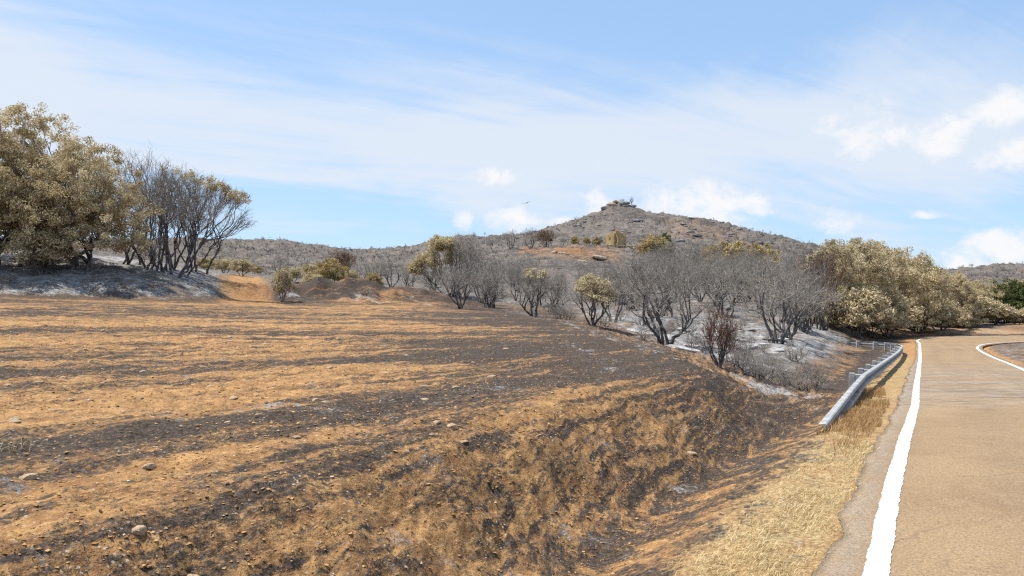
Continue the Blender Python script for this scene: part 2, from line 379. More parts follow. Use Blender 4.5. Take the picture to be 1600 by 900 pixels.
def road_material():
    m, nt, p = new_mat('dusty_asphalt', 0.88, 0.25)
    pos = nt.node('ShaderNodeNewGeometry').outputs['Position']
    rc = nt.attr('rowco', 'Vector'); lat = nt.attr('lat')
    agg = nt.voronoi(pos, 70)
    grain = nt.noise(pos, 42, 5, 0.9); n_mid = nt.noise(pos, 3.0, 6, 0.65); n_big = nt.noise(pos, 0.42, 5, 0.6)
    base = nt.mix(nt.step(n_big, 0.35, 0.65), (0.255, 0.165, 0.085), (0.330, 0.222, 0.118))
    trk = nt.math('MULTIPLY', nt.math('ADD', nt.math('MULTIPLY', nt.math('SINE', nt.math('MULTIPLY', nt.math('ADD', lat, 0.1), 3.9)), 0.5), 0.5), nt.step(n_mid, 0.3, 0.6, 0.4, 1.0))
    base = nt.mix(nt.math('MULTIPLY', trk, 0.30), base, (0.16, 0.112, 0.066))
    base = nt.mix(nt.math('MULTIPLY', nt.step(n_mid, 0.42, 0.64), 0.5), base, (0.34, 0.235, 0.13))
    base = nt.mix(nt.step(grain, 0.53, 0.38, 0.0, 0.65), base, (0.10, 0.068, 0.042))
    base = nt.mix(nt.step(grain, 0.55, 0.68, 0.0, 0.65), base, (0.58, 0.45, 0.31))
    sepc = nt.node('ShaderNodeSeparateColor'); nt.put(sepc.inputs[0], agg[1])
    base = nt.mix(nt.math('MULTIPLY', nt.step(sepc.outputs[0], 0.55, 1.0), 0.35), base, (0.20, 0.15, 0.10))
    # greyer shoulder, ash drifted over the tarmac beyond the start of the barrier
    sh = nt.math('MULTIPLY', nt.step(lat, 0.03, 0.22), nt.step(n_mid, 0.32, 0.58, 0.35, 0.95))
    base = nt.mix(nt.math('MULTIPLY', sh, 0.5), base, nt.mix(nt.step(grain, 0.4, 0.6), (0.19, 0.155, 0.12), (0.36, 0.31, 0.26)))
    strk = nt.noise(nt.vmath('MULTIPLY', pos, (0.16, 1.5, 1.0)), 1.0, 6, 0.62, 0.6)
    drift = nt.math('MULTIPLY', nt.step(nt.math('ADD', strk, nt.math('MULTIPLY', nt.attr('ash'), 0.16)), 0.56, 0.70), nt.attr('ash'))
    base = nt.mix(nt.math('MULTIPLY', drift, 0.30), base, nt.mix(nt.step(n_mid, 0.4, 0.6), (0.15, 0.145, 0.14), (0.32, 0.305, 0.295)))
    soot = nt.math('MULTIPLY', nt.step(nt.noise(nt.vmath('MULTIPLY', pos, (0.45, 2.4, 1.0)), 0.9, 5, 0.6, 0.8), 0.55, 0.68), nt.attr('ash'))
    base = nt.mix(nt.math('MULTIPLY', soot, 0.75), base, (0.09, 0.083, 0.08))
    # hairline cracks
    ed = nt.voronoi(nt.vmath('ADD', nt.vmath('MULTIPLY', pos, (0.22, 0.5, 1.0)), nt.vmath('MULTIPLY', comb2(nt, n_mid), (0.35, 0.35, 0))), 1.0, 'DISTANCE_TO_EDGE')
    crack = nt.math('MULTIPLY', nt.step(ed[0], 0.010, 0.003), nt.step(n_big, 0.5, 0.58))
    base = nt.mix(nt.math('MULTIPLY', crack, 0.22), base, (0.07, 0.05, 0.04))
    nt.put(p.inputs['Base Color'], base)
    b = nt.node('ShaderNodeBump'); b.inputs['Strength'].default_value = 0.55; b.inputs['Distance'].default_value = 0.012
    nt.put(b.inputs['Height'], nt.math('ADD', grain, nt.math('MULTIPLY', agg[0], -0.8))); nt.put(p.inputs['Normal'], b.outputs[0])
    return m
def comb2(nt, v):
    n = nt.node('ShaderNodeCombineXYZ'); nt.put(n.inputs[0], v); nt.put(n.inputs[1], v); return n.outputs[0]
def paint_material():
    m, nt, p = new_mat('road_paint', 0.7, 0.3)
    pos = nt.node('ShaderNodeNewGeometry').outputs['Position']
    n1 = nt.noise(pos, 9, 6, 0.7); n2 = nt.noise(pos, 60, 3, 0.7)
    c = nt.mix(nt.step(n1, 0.3, 0.7), (0.48, 0.465, 0.43), (0.68, 0.67, 0.65))
    wear = nt.step(nt.math('ADD', nt.math('MULTIPLY', n1, 0.6), nt.math('MULTIPLY', n2, 0.4)), 0.54, 0.60)
    c = nt.mix(nt.math('MULTIPLY', wear, 0.8), c, (0.36, 0.28, 0.19))
    nt.put(p.inputs['Base Color'], c); return m
def simple(name, c1, c2, scale, rough=0.9, spec=0.2, detail=5, bump=0.0, metal=0.0, c3=None):
    m, nt, p = new_mat(name, rough, spec)
    co = nt.node('ShaderNodeTexCoord').outputs['Object']
    n = nt.noise(co, scale, detail, 0.65)
    c = nt.mix(nt.step(n, 0.35, 0.65), c1, c2)
    if c3: c = nt.mix(nt.step(nt.noise(co, scale * 3.3, 4, 0.7), 0.55, 0.70), c, c3)
    nt.put(p.inputs['Base Color'], c); p.inputs['Metallic'].default_value = metal
    if bump:
        b = nt.node('ShaderNodeBump'); b.inputs['Strength'].default_value = 0.8; b.inputs['Distance'].default_value = bump
        nt.put(b.inputs['Height'], n); nt.put(p.inputs['Normal'], b.outputs[0])
    return m
def tint_mat(name, ramp, transl=0.25, rough=0.8):
    """thin leaves or blades: colour from each one's own tint value"""
    m = bpy.data.materials.new(name); m.use_nodes = True; nt = NT(m.node_tree)
    p = m.node_tree.nodes['Principled BSDF']; out = m.node_tree.nodes['Material Output']
    r = nt.node('ShaderNodeValToRGB'); nt.put(r.inputs[0], nt.attr('tint'))
    els = r.color_ramp.elements
    while len(els) < len(ramp): els.new(0.5)
    for e, (q, c) in zip(els, ramp): e.position = q; e.color = (*c, 1)
    nt.put(p.inputs['Base Color'], r.outputs[0]); p.inputs['Roughness'].default_value = rough; p.inputs['Specular IOR Level'].default_value = 0.15
    if transl:
        tr = nt.node('ShaderNodeBsdfTranslucent'); nt.put(tr.inputs['Color'], r.outputs[0])
        mx = nt.node('ShaderNodeMixShader'); mx.inputs[0].default_value = transl
        nt.l.new(p.outputs[0], mx.inputs[1]); nt.l.new(tr.outputs[0], mx.inputs[2]); nt.l.new(mx.outputs[0], out.inputs[0])
    return m
M = {}
M['ground'] = ground_material(); M['road'] = road_material(); M['paint'] = paint_material()
M['bark'] = simple('charred_bark', (0.045, 0.042, 0.040), (0.19, 0.18, 0.17), 3.5, 0.95, 0.1)
M['twig'] = simple('charred_twig', (0.20, 0.176, 0.15), (0.36, 0.322, 0.28), 1.2, 0.95, 0.1)
M['twig_red'] = simple('scorched_twig', (0.12, 0.07, 0.05), (0.22, 0.13, 0.095), 1.2, 0.95, 0.1)
M['leaf'] = tint_mat('scorched_leaf', [(0.0, (0.16, 0.115, 0.055)), (0.3, (0.37, 0.285, 0.145)), (0.65, (0.58, 0.475, 0.275)), (1.0, (0.78, 0.69, 0.47))], 0.32)
M['leaf_pale'] = tint_mat('bleached_leaf', [(0.0, (0.19, 0.14, 0.08)), (0.35, (0.42, 0.335, 0.19)), (0.7, (0.62, 0.53, 0.33)), (1.0, (0.80, 0.72, 0.52))], 0.32)
M['leaf_brown'] = tint_mat('rust_leaf', [(0.0, (0.08, 0.058, 0.038)), (0.5, (0.19, 0.135, 0.082)), (1.0, (0.32, 0.235, 0.14))], 0.2)
M['leaf_yellow'] = tint_mat('yellowed_leaf', [(0.0, (0.12, 0.085, 0.035)), (0.4, (0.34, 0.25, 0.105)), (1.0, (0.60, 0.485, 0.24))], 0.22)
M['leaf_green'] = tint_mat('green_leaf', [(0.0, (0.03, 0.042, 0.014)), (0.5, (0.085, 0.11, 0.032)), (1.0, (0.22, 0.225, 0.085))], 0.22)
M['straw'] = tint_mat('dry_straw', [(0.0, (0.26, 0.17, 0.075)), (0.5, (0.56, 0.425, 0.21)), (1.0, (0.78, 0.66, 0.41))], 0.25)
M['straw_brown'] = tint_mat('rust_straw', [(0.0, (0.17, 0.085, 0.035)), (0.5, (0.38, 0.23, 0.10)), (1.0, (0.58, 0.40, 0.20))], 0.25)
M['soot'] = tint_mat('charred_blade', [(0.0, (0.018, 0.016, 0.015)), (0.6, (0.06, 0.054, 0.048)), (1.0, (0.17, 0.13, 0.09))], 0.0)
M['clod'] = tint_mat('soil_clod', [(0.0, (0.12, 0.075, 0.045)), (0.4, (0.34, 0.185, 0.07)), (0.8, (0.50, 0.30, 0.125)), (1.0, (0.52, 0.44, 0.36))], 0.0)
M['stone'] = simple('field_stone', (0.28, 0.19, 0.115), (0.50, 0.37, 0.24), 9, 0.9, 0.15, bump=0.01, c3=(0.15, 0.115, 0.09))
M['rock'] = simple('scorched_rock', (0.16, 0.148, 0.14), (0.50, 0.475, 0.45), 1.7, 0.95, 0.1, bump=0.06, c3=(0.07, 0.064, 0.06))
M['rock_dark'] = simple('dark_rock', (0.085, 0.078, 0.074), (0.27, 0.255, 0.24), 1.1, 0.95, 0.1, bump=0.1, c3=(0.05, 0.046, 0.044))
M['rock_tan'] = simple('tan_rock', (0.24, 0.175, 0.12), (0.42, 0.32, 0.22), 0.5, 0.95, 0.1, bump=0.1, c3=(0.12, 0.10, 0.085))
M['ruin'] = simple('ochre_masonry', (0.36, 0.245, 0.115), (0.54, 0.39, 0.20), 1.1, 0.95, 0.1, c3=(0.16, 0.12, 0.075))
M['steel'] = simple('galvanised_steel', (0.25, 0.255, 0.255), (0.37, 0.375, 0.37), 3.0, 0.7, 0.2, c3=(0.20, 0.19, 0.175))
M['post'] = simple('weathered_post', (0.34, 0.34, 0.325), (0.48, 0.475, 0.45), 6.0, 0.7, 0.3, c3=(0.26, 0.24, 0.21))
M['bird'] = simple('dark_plumage', (0.03, 0.026, 0.022), (0.06, 0.05, 0.045), 4.0)

# ------------------------------------------------------------------ ground sheet
def build_ground():
    a = np.concatenate([np.radians(np.arange(-180, -37.0, 1.6)), np.radians(np.arange(-36.6, 36.61, 0.115)), np.radians(np.arange(37.0, 180, 1.6))])
    r = np.concatenate([np.linspace(0.4, 3.0, 14, endpoint=False), np.exp(np.arange(math.log(3.0), math.log(60), 0.0072)),
                        np.exp(np.arange(math.log(60), math.log(640), 0.0088)), np.exp(np.linspace(math.log(645), math.log(6000), 16))])
    A, R = np.meshgrid(a, r); X = R * np.sin(A); Y = R * np.cos(A)
    n = X.size; sh = X.shape
    D = land(X.ravel(), Y.ravel()); z = D['z']
    X = X.ravel(); Y = Y.ravel()
    s, t, tL, fw, e, far, bank = D['s'], D['t'], D['tL'], D['fw'], D['e'], D['far'], D['bank']
    # ploughing rows: nearly along the road close by, swinging round further up the field
    c = np.clip(0.15 + 0.04 * (t - 5.5), 0.05, 0.45); v = t + s * c
    vw = v + 0.5 * fbm(s * 0.16, t * 0.25, 3, 91)
    g = lambda x, m_, w_: np.exp(-((x - m_) / w_) ** 2)
    char_f = 0.485 + 0.27 * g(vw, 7.0, 0.95) + 0.14 * g(vw, 14.2, 1.5) + 0.0 * g(vw, 10.6, 0.5) + 0.04 * g(vw, 18.6, 0.8) + 0.08 * g(vw, 24.5, 1.6) + 0.05 * g(vw, 33, 1.4) \
        + 0.08 * g(vw, 44, 1.6) + 0.22 * fbm(v * 0.6, s * 0.07, 5, 95, 0.6) + 0.13 * fbm(X * 0.22, Y * 0.22, 3, 97)
    char_f = char_f + 0.05 * sstep(22, 45, Y) - 0.04 * sstep(12, 40, Y) * sstep(0, -10, X) + 0.18 * sstep(7.5, 0.3, e) * sstep(9, 20, Y)
    char_b = 0.47 + 0.22 * fbm(X * 0.55, Y * 0.55, 3, 99) + 0.13 * sstep(9, 15, Y)
    ditch = np.exp(-((tL - 2.75) / 0.6) ** 2)
    char_v = 0.55 + 0.10 * fbm(X * 0.6, Y * 0.6, 3, 101) + 0.10 * ditch - 0.25 * sstep(1.5, 0.9, tL) + 0.14 * sstep(13, 20, Y) * sstep(1.3, 2.0, tL)
    valley = (1 - fw) * sstep(3.0, 6.0, tL) * sstep(16, 23, s)
    valley = np.maximum(valley, sstep(55, 75, Y) * (1 - fw) * sstep(3, 8, tL))
    leftbank = (1 - fw) * sstep(-10, -16, X) * sstep(40, 46, Y) * (1 - sstep(68, 85, Y))
    char = np.where(tL > 3.4, char_f * fw + char_b * (1 - fw), char_v)
    mixv = sstep(2.9, 3.6, tL); char = char_v * (1 - mixv) + (char_f * fw + char_b * (1 - fw)) * mixv
    char = char * (1 - bank) + char_b * bank * 1.0
    mo = np.zeros(n)
    for (mx, my, mh, mr) in MOUND: mo = np.maximum(mo, np.exp(-((X - mx) ** 2 + (Y - my) ** 2) / (2 * (mr * 0.8) ** 2)))
    char_val = 0.40 + 0.13 * fbm(X * 0.09, Y * 0.09, 3, 103) + 0.05 * far + 0.20 * far * fbm(X * 0.12, Y * 0.3, 3, 106)
    char = char * (1 - valley) + char_val * valley
    char = char * (1 - mo) + (0.64 + 0.22 * fbm(X * .5, Y * .5, 3, 104)) * mo
    right = sstep(-0.3, -1.2, D['tR']); char = char * (1 - right) + (0.60 + 0.14 * fbm(X * .4, Y * .4, 3, 105)) * right
    grey = np.clip(valley + leftbank, 0, 1) * (1 - mo)
    # shelf of bare red earth below the ruin, and the brown bank beyond the bend
    pxl = 800 + F * X / np.maximum(Y, 1)
    shelf = sstep(165, 180, Y) * (1 - sstep(205, 226, Y)) * sstep(800, 830, pxl) * (1 - sstep(930, 985, pxl))
    redsl = sstep(270, 300, Y) * (1 - sstep(370, 410, Y)) * sstep(1020, 1060, pxl) * (1 - sstep(1120, 1190, pxl)) * 0.30
    bend = sstep(1.0, 2.5, tL) * sstep(76, 79, Y) * (1 - sstep(94, 104, Y)) * sstep(28, 40, X)
    redn = fbm(X * .25, Y * .25, 4, 107)
    red = np.clip(shelf * 0.7 + redsl + 0.75 * mo + 0.9 * bend + 0.5 * sstep(25, 60, Y) * fw * sstep(6, 1, e) + 0.25 * sstep(0.0, 0.5, redn) * valley, 0, 1)
    grey = grey * (1 - np.clip(shelf * 1.0 + redsl + bend, 0, 1) * sstep(-0.5, 0.2, redn + 0.2))
    char = char + 0.04 * shelf
    # ash
    ash = 0.28 + 0.0 * X
    ash = ash + valley * (1 - far) * (0.11 + 0.12 * fbm(X * .16, Y * .16, 3, 109) + 0.13 * sstep(30, 36, Y) * (1 - sstep(58, 75, Y)) * sstep(3, 8, X) * (1 - sstep(24, 30, X)))
    ash = ash + far * valley * (0.05 + 0.10 * fbm(X * .06, Y * .12, 3, 111))
    ash = ash + leftbank * (0.10 + 0.14 * fbm(X * .3, Y * .3, 3, 113))
    lip = np.exp(-((e + 1.2) / 0.8) ** 2) * sstep(17, 22, s) * (1 - sstep(60, 72, Y)); ash = ash + 0.13 * lip
    nose = np.exp(-(((X - 6.7) / 1.3) ** 2 + ((Y - 20.6) / 1.6) ** 2)); ash = ash + 0.30 * nose
    mfoot = np.exp(-(((X + 11.2) / 1.6) ** 2 + ((Y - 60.0) / 1.1) ** 2)) + np.exp(-(((X + 16.4) / 1.2) ** 2 + ((Y - 58.8) / 0.8) ** 2)) + 0.8 * np.exp(-(((X + 7.2) / 1.6) ** 2 + ((Y - 63.2) / 1.0) ** 2))
    ash = ash + 0.24 * mfoot * (1 + 0.6 * fbm(X * 1.1, Y * 1.1, 3, 110))
    trail = np.exp(-((sdist(X, Y, [(-3.6, 7.9), (-1.2, 10.7), (0.3, 12.4)]) + 0.15 * fbm(X, Y, 2, 115)) / 0.35) ** 2) * 0.10 + \
        np.exp(-((sdist(X, Y, [(1.9, 15.6), (2.6, 17.6), (2.1, 20.5), (1.6, 24)]) + 0.2 * fbm(X, Y, 2, 115)) / 0.28) ** 2) * 0.11
    ash = ash + trail * fw
    ash = ash + right * 0.14 * sstep(30, 40, Y)
    straw = sstep(1.7, 1.1, tL) * sstep(0.2, 0.5, tL) * (1 - sstep(40, 50, Y)) * np.clip(0.85 + 0.5 * fbm(X * .9, Y * .9, 3, 117), 0, 1)
    straw = np.maximum(straw, bend * 0.6 * sstep(-0.2, 0.3, redn)); straw = np.maximum(straw, right * 0.15)
    dt = np.abs(sdist(X, Y, TRACK)); tr = sstep(2.6, 0.9, dt + 0.6 * fbm(X * .6, Y * .6, 2, 119)) * sstep(44, 50, Y) * (1 - sstep(95, 110, Y))
    grey = grey * (1 - tr); ash = ash - 0.3 * tr; char = char * (1 - tr) + 0.33 * tr
    rowco = np.stack([v * 2.1 + 0.25 * fbm(s * .5, t * .5, 3, 121), s * 0.20, 0 * v], -1)
    bm = (1 - fw)[:, None]; rowco = rowco * (1 - bm) + np.stack([X * 1.6, Y * 1.6, z * 1.6], -1) * bm
    V = np.stack([X, Y, z], -1)
    nr, na = sh; idx = np.arange(n).reshape(sh)
    q = np.stack([idx[:-1, :], np.roll(idx, -1, 1)[:-1, :], np.roll(idx, -1, 1)[1:, :], idx[1:, :]], -1).reshape(-1, 4)[:, ::-1]
    me = mesh_np('ground', V, q, M['ground'], True, dict(char=char, ash=ash, grey=grey, red=red, straw=straw, rowco=rowco))
    o = tag(link('ground', me), 'burnt ochre field, ash grey gully and charred hills', None, None, 'structure')
    return o
build_ground()

# ------------------------------------------------------------------ road
def resample(C, ds):
    d = np.concatenate([[0], np.cumsum(np.hypot(*np.diff(C, axis=0).T))])
    return d
def path_frame(C, sv):
    d = resample(C, 1)
    x = np.interp(sv, d, C[:, 0]); y = np.interp(sv, d, C[:, 1])
    x1 = np.interp(sv + 0.4, d, C[:, 0]); y1 = np.interp(sv + 0.4, d, C[:, 1]); x0 = np.interp(sv - 0.4, d, C[:, 0]); y0 = np.interp(sv - 0.4, d, C[:, 1])
    tx, ty = x1 - x0, y1 - y0; l = np.hypot(tx, ty) + 1e-9
    return x, y, tx / l, ty / l
def road_top(Y): return road_z(Y)
def build_road():
    m = 900; f = np.concatenate([np.linspace(0, 0.10, 60, endpoint=False), np.linspace(0.10, 1, m)])
    dl = resample(L_C, 1); u = np.linspace(0, 1, len(L_C))
    lx = np.interp(f, u, L_C[:, 0]); ly = np.interp(f, u, L_C[:, 1]); qx = np.interp(f, u, R_C[:, 0]); qy = np.interp(f, u, R_C[:, 1])
    wx, wy = lx - qx, ly - qy; wl = np.hypot(wx, wy); wx /= wl; wy /= wl
    ragL = 0.36 + 0.11 * fbm(lx * 1.1, ly * 1.1, 4, 201) + 0.035 * fbm(lx * 6, ly * 6, 3, 205); ragR = 0.45 + 0.14 * fbm(qx, qy, 3, 203)
    cols = 34; V = []; lat = []
    for k in range(cols):
        a = k / (cols - 1)
        off = -ragR + a * (wl + ragL + ragR)              # from beyond the right line to beyond the left line
        x = qx + wx * off; y = qy + wy * off
        z = road_top(y) + 0.018 * (1 - ((off / wl - 0.5) * 2) ** 2)
        V.append(np.stack([x, y, z], -1)); lat.append(off - wl)
    for first in (True, False):                            # skirts
        b = V[0 if first else cols - 1].copy(); b[:, 2] -= 0.06
        V.insert(0, b) if first else V.append(b)
        lat.insert(0, lat[0]) if first else lat.append(lat[-1])
    V = np.stack(V, 1); lat = np.stack(lat, 1); nr, nc = lat.shape
    idx = np.arange(nr * nc).reshape(nr, nc)
    q = np.stack([idx[:-1, :-1], idx[1:, :-1], idx[1:, 1:], idx[:-1, 1:]], -1).reshape(-1, 4)
    P = V.reshape(-1, 3)
    ash = sstep(14.5, 19, P[:, 1]) * (1 - 0.75 * sstep(30, 48, P[:, 1]))
    me = mesh_np('road', P, q[:, ::-1], M['road'], True, dict(lat=lat.ravel(), ash=ash, rowco=P * 1.0))
    tag(link('road', me), 'dusty ochre country road bending to the right', None, None, 'structure')
build_road()
def build_line(C, off, width, label, seed):
    tot = resample(C, 1)[-1]
    sv = np.concatenate([np.arange(18, 62, 0.045), np.arange(62, tot - 1, 0.35)])
    x, y, tx, ty = path_frame(C, sv); nx, ny = -ty, tx
    r = np.random.default_rng(seed)
    wob = fbm(sv * 0.35, sv * 0 + seed, 3, seed) * 0.012
    e1 = width / 2 + wob + r.normal(0, 0.0035, len(sv)) + 0.010 * fbm(sv * 5, sv * 0, 3, seed + 1)
    e2 = -width / 2 + wob + r.normal(0, 0.0035, len(sv)) + 0.010 * fbm(sv * 5, sv * 0, 3, seed + 2)
    V = []
    for e_ in (e2, (e1 + e2) / 2, e1):
        X = x + nx * (off + e_); Y = y + ny * (off + e_)
        V.append(np.stack([X, Y, road_top(Y) + 0.0065 + 0.00012 * np.hypot(X, Y)], -1))
    V = np.stack(V, 1); nr = len(sv); idx = np.arange(nr * 3).reshape(nr, 3)
    q = np.stack([idx[:-1, :-1], idx[1:, :-1], idx[1:, 1:], idx[:-1, 1:]], -1).reshape(-1, 4)[:, ::-1]
    tag(link('road_marking', mesh_np('road_marking', V.reshape(-1, 3), q, M['paint'])), label, None, None, 'structure')
build_line(L_C, 0.0, 0.168, 'white edge line painted on the left of the road', 301)
build_line(R_C, 0.0, 0.175, 'white edge line painted on the inside of the bend', 311)

# ------------------------------------------------------------------ tube and tree builders
class Tubes:
    def __init__(s): s.V = []; s.F = []; s.n = 0; s.Ft = []
    def add(s, P, R, sides):
        P = np.asarray(P, float); R = np.asarray(R, float); k = len(P)
        T = np.gradient(P, axis=0); T /= np.linalg.norm(T, axis=1, keepdims=True) + 1e-9
        a = np.array([0.31, 0.87, 0.38]); B = np.cross(T, a); B /= np.linalg.norm(B, axis=1, keepdims=True) + 1e-9; C = np.cross(T, B)
        ang = np.arange(sides) * 2 * math.pi / sides
        ring = P[:, None] + R[:, None, None] * (np.cos(ang)[None, :, None] * B[:, None] + np.sin(ang)[None, :, None] * C[:, None])
        s.V.append(ring.reshape(-1, 3)); idx = s.n + np.arange(k * sides).reshape(k, sides)
        nx = np.roll(idx, -1, 1)
        s.F.append(np.stack([idx[:-1], nx[:-1], nx[1:], idx[1:]], -1).reshape(-1, 4)); s.n += k * sides
    def mesh(s, name, mat):
        return mesh_np(name, np.concatenate(s.V), np.concatenate(s.F), mat, True)

def kmeans(P, k, rg, it=6):
    k = min(k, len(P)); C = P[rg.choice(len(P), k, replace=False)].copy()
    for _ in range(it):
        lab = ((P[:, None] - C[None]) ** 2).sum(-1).argmin(1)
        for j in range(k):
            if (lab == j).any(): C[j] = P[lab == j].mean(0)
    return [np.where(lab == j)[0] for j in range(k) if (lab == j).any()]
def curve(p0, d0, p1, rg, n, wig):
    L = np.linalg.norm(p1 - p0); t = np.linspace(0, 1, n + 1)[:, None]
    m = p0 + d0 * L * 0.45
    P = (1 - t) ** 2 * p0 + 2 * t * (1 - t) * m + t * t * p1
    j = rg.normal(0, wig * L, (n + 1, 3)); j[0] = 0; j[-1] = 0
    return P + j * np.sin(np.pi * t) ** 0.5
def make_tree(name, seed, env, nterm, stems=4, base_r=0.22, rt=0.010, twigs=6, twig_len=0.45, leaf=None, leaf_mat='leaf', clump=0.5, leaves=55, leaf_size=0.15,
              wig=0.05, twig_mat='twig', basespread=0.3, tint=(0.55, 0.2), lift=0.35, rp=0.46):
    """crown points inside env() are gathered into branches, limbs and stems that run down to the root"""
    rg = np.random.default_rng(seed)
    T = env(rg, nterm); H = T[:, 2].max()
    thick, thin = Tubes(), Tubes(); tips = []; dirs = []
    def grow(p, d, ids, level, ax):
        C = T[ids].mean(0); n = len(ids); r = rt * n ** rp
        if level == 0: f = 0.38
        elif level == 1: f = 0.50
        elif level == 2: f = 0.58
        else: f = 0.65
        if n == 1:
            q = T[ids[0]]; P = curve(p, d, q, rg, 3, wig); thin.add(P, np.linspace(rt * 1.25, rt * 0.55, 4), 3)
            tips.append(q); dd = P[-1] - P[-2]; dirs.append(dd / (np.linalg.norm(dd) + 1e-9))
            for _ in range(twigs):
                k = rg.uniform(0.15, 1.0); a = p + (q - p) * 0; i = min(2, int(k * 3)); a = P[i] + (P[i + 1] - P[i]) * (k * 3 - i)
                v = dirs[-1] + rg.normal(0, 0.62, 3) + np.array([0, 0, 0.22]); v /= np.linalg.norm(v)
                l = twig_len * rg.uniform(0.4, 1.15); b = a + v * l * 0.55 + rg.normal(0, 0.03, 3); c = b + (v + rg.normal(0, 0.35, 3) + [0, 0, 0.2]) * l * 0.45
                thin.add([a, b, c], [rt * 0.62, rt * 0.48, rt * 0.25], 3)
            return
        q = p + (C - p) * f
        if level < 2: q = q + rg.normal(0, 0.05 * np.linalg.norm(C - p), 3)
        nseg = 5 if level < 2 else 3
        P = curve(p, d, q, rg, nseg, wig * (0.8 if level else 0.5))
        r1 = rt * max(1, n * 0.8) ** rp
        (thick if level < 2 else thin).add(P, np.linspace(r * (1.25 if level == 0 else 1.0), r1, nseg + 1), 7 if level == 0 else (5 if level == 1 else 4 if n > 6 else 3))
        dn = P[-1] - P[-2]; dn /= np.linalg.norm(dn) + 1e-9
        for sub in kmeans(T[ids], 2 if n < 4 else (3 if n < 40 else 4), rg):
            grow(q, dn, ids[sub], level + 1, ax)
    for sub in kmeans(T * np.array([1, 1, 0.4]), stems, rg):
        C = T[sub].mean(0); b = np.array([C[0], C[1], 0]) * 0.08 + np.append(rg.normal(0, basespread * 0.4, 2), -0.25)
        d = np.array([C[0] * lift, C[1] * lift, H * 0.5]); d /= np.linalg.norm(d)
        # root flare
        grow(b, d, sub, 0, 0)
    parts = {'trunk': thick.mesh(name + '_trunk', M['bark']), 'branches': thin.mesh(name + '_branches', M[twig_mat])}
    if leaf is not None:
        tips = np.array(tips); dirs = np.array(dirs); keep = leaf(tips, rg)
        tp = tips[keep]; dr = dirs[keep]; nt_ = len(tp)
        if nt_:
            cl_t = rg.normal(tint[0], tint[1] * 0.6, nt_)
            k = leaves; c = np.repeat(tp, k, 0); ct = np.repeat(cl_t, k)
            off = rg.normal(0, 1, (nt_ * k, 3)); off /= np.linalg.norm(off, axis=1, keepdims=True); off *= (rg.uniform(0, 1, (nt_ * k, 1)) ** 0.42)
            off *= np.repeat(clump * rg.uniform(0.65, 1.25, (nt_, 1)), k, 0) * np.array([1, 1, 0.72])
            cc = c + off
            nrm = off / (np.linalg.norm(off, axis=1, keepdims=True) + 1e-9) * 0.7 + rg.normal(0, 0.6, off.shape) + [0, 0, 0.35]
            nrm /= np.linalg.norm(nrm, axis=1, keepdims=True)
            a = np.cross(nrm, rg.normal(0, 1, off.shape)); a /= np.linalg.norm(a, axis=1, keepdims=True) + 1e-9; b = np.cross(nrm, a)
            sz = leaf_size * rg.uniform(0.6, 1.3, (len(cc), 1))
            V = np.stack([cc - a * sz * 0.5, cc - b * sz * 0.28 + nrm * sz * 0.1, cc + a * sz * 0.5, cc + b * sz * 0.28 + nrm * sz * 0.1], 1).reshape(-1, 3)
            tv = np.clip(ct + rg.normal(0, tint[1], len(cc)), 0, 1)
            parts['crown'] = mesh_np(name + '_crown', V, np.arange(len(V)).reshape(-1, 4), M[leaf_mat], False, dict(tint=np.repeat(tv, 4)))
    # keep true size to scale copies by
    allz = np.concatenate(thick.V + thin.V)[:, 2]
    return dict(parts=parts, H=float(np.percentile(allz, 99.8)))
def lobes(L, shell=0.55, zmin=0.5):
    """points in a crown made of overlapping rounded lobes: (x,y,z,rx,ry,rz,weight)"""
    L = np.array(L, float)
    def env(rg, n):
        out = []
        while len(out) < n:
            l = L[rg.choice(len(L), p=L[:, 6] / L[:, 6].sum())]
            v = rg.normal(0, 1, 3); v /= np.linalg.norm(v); rr = shell + (1 - shell) * rg.uniform() ** 0.6
            q = l[:3] + v * l[3:6] * rr
            if q[2] < zmin or v[2] < -0.55: continue
            out.append(q)
        return np.array(out)
    return env
def dome(seed, H, W, nl, lo=0.3, r=(0.10, 0.16), flat=0.85, drop=0.0):
    """many separate leaf cushions spread over a domed crown"""
    rg = np.random.default_rng(seed); out = []; tries = 0
    zc = H * lo; rz = H * (1 - lo)
    while len(out) < nl and tries < 6000:
        tries += 1
        v = rg.normal(0, 1, 3); v[2] = abs(v[2]) * 1.1 - drop; v /= np.linalg.norm(v); k = rg.uniform(0.78, 0.96) if rg.uniform() < 0.8 else rg.uniform(0.4, 0.75)
        rad = rg.uniform(*r) * W
        q = np.array([v[0] * (W / 2 - rad * .6) * k, v[1] * (W / 2 - rad * .6) * k, zc + v[2] * (rz - rad * .6) * k])
        if q[2] < 0.35: continue
        if all(np.linalg.norm(q - np.array(o[:3])) > 0.62 * (rad + o[3]) for o in out): out.append((*q, rad, rad, rad * flat, rad ** 2))
    return out
def random_lobes(seed, H, W, nl, lo=0.45, r=(0.2, 0.34), flat=0.8):
    rg = np.random.default_rng(seed); out = []
    for i in range(nl):
        a = i * 2.4 + rg.uniform(-.5, .5); q = math.sqrt((i + 0.5) / nl)
        rad = rg.uniform(*r) * W
        x = math.cos(a) * q * (W / 2 - rad * 0.75); y = math.sin(a) * q * (W / 2 - rad * 0.75)
        top = H * (1 - 0.36 * q ** 2.2) * rg.uniform(0.93, 1.03); z = max(top - rad * flat, H * lo)
        out.append((x, y, z, rad, rad, rad * flat, rad ** 2))
    return out
ALL = lambda tips, rg: np.ones(len(tips), bool)

PROTO = {}
def proto(name, *a, **k): PROTO[name] = make_tree(name, *a, **k)
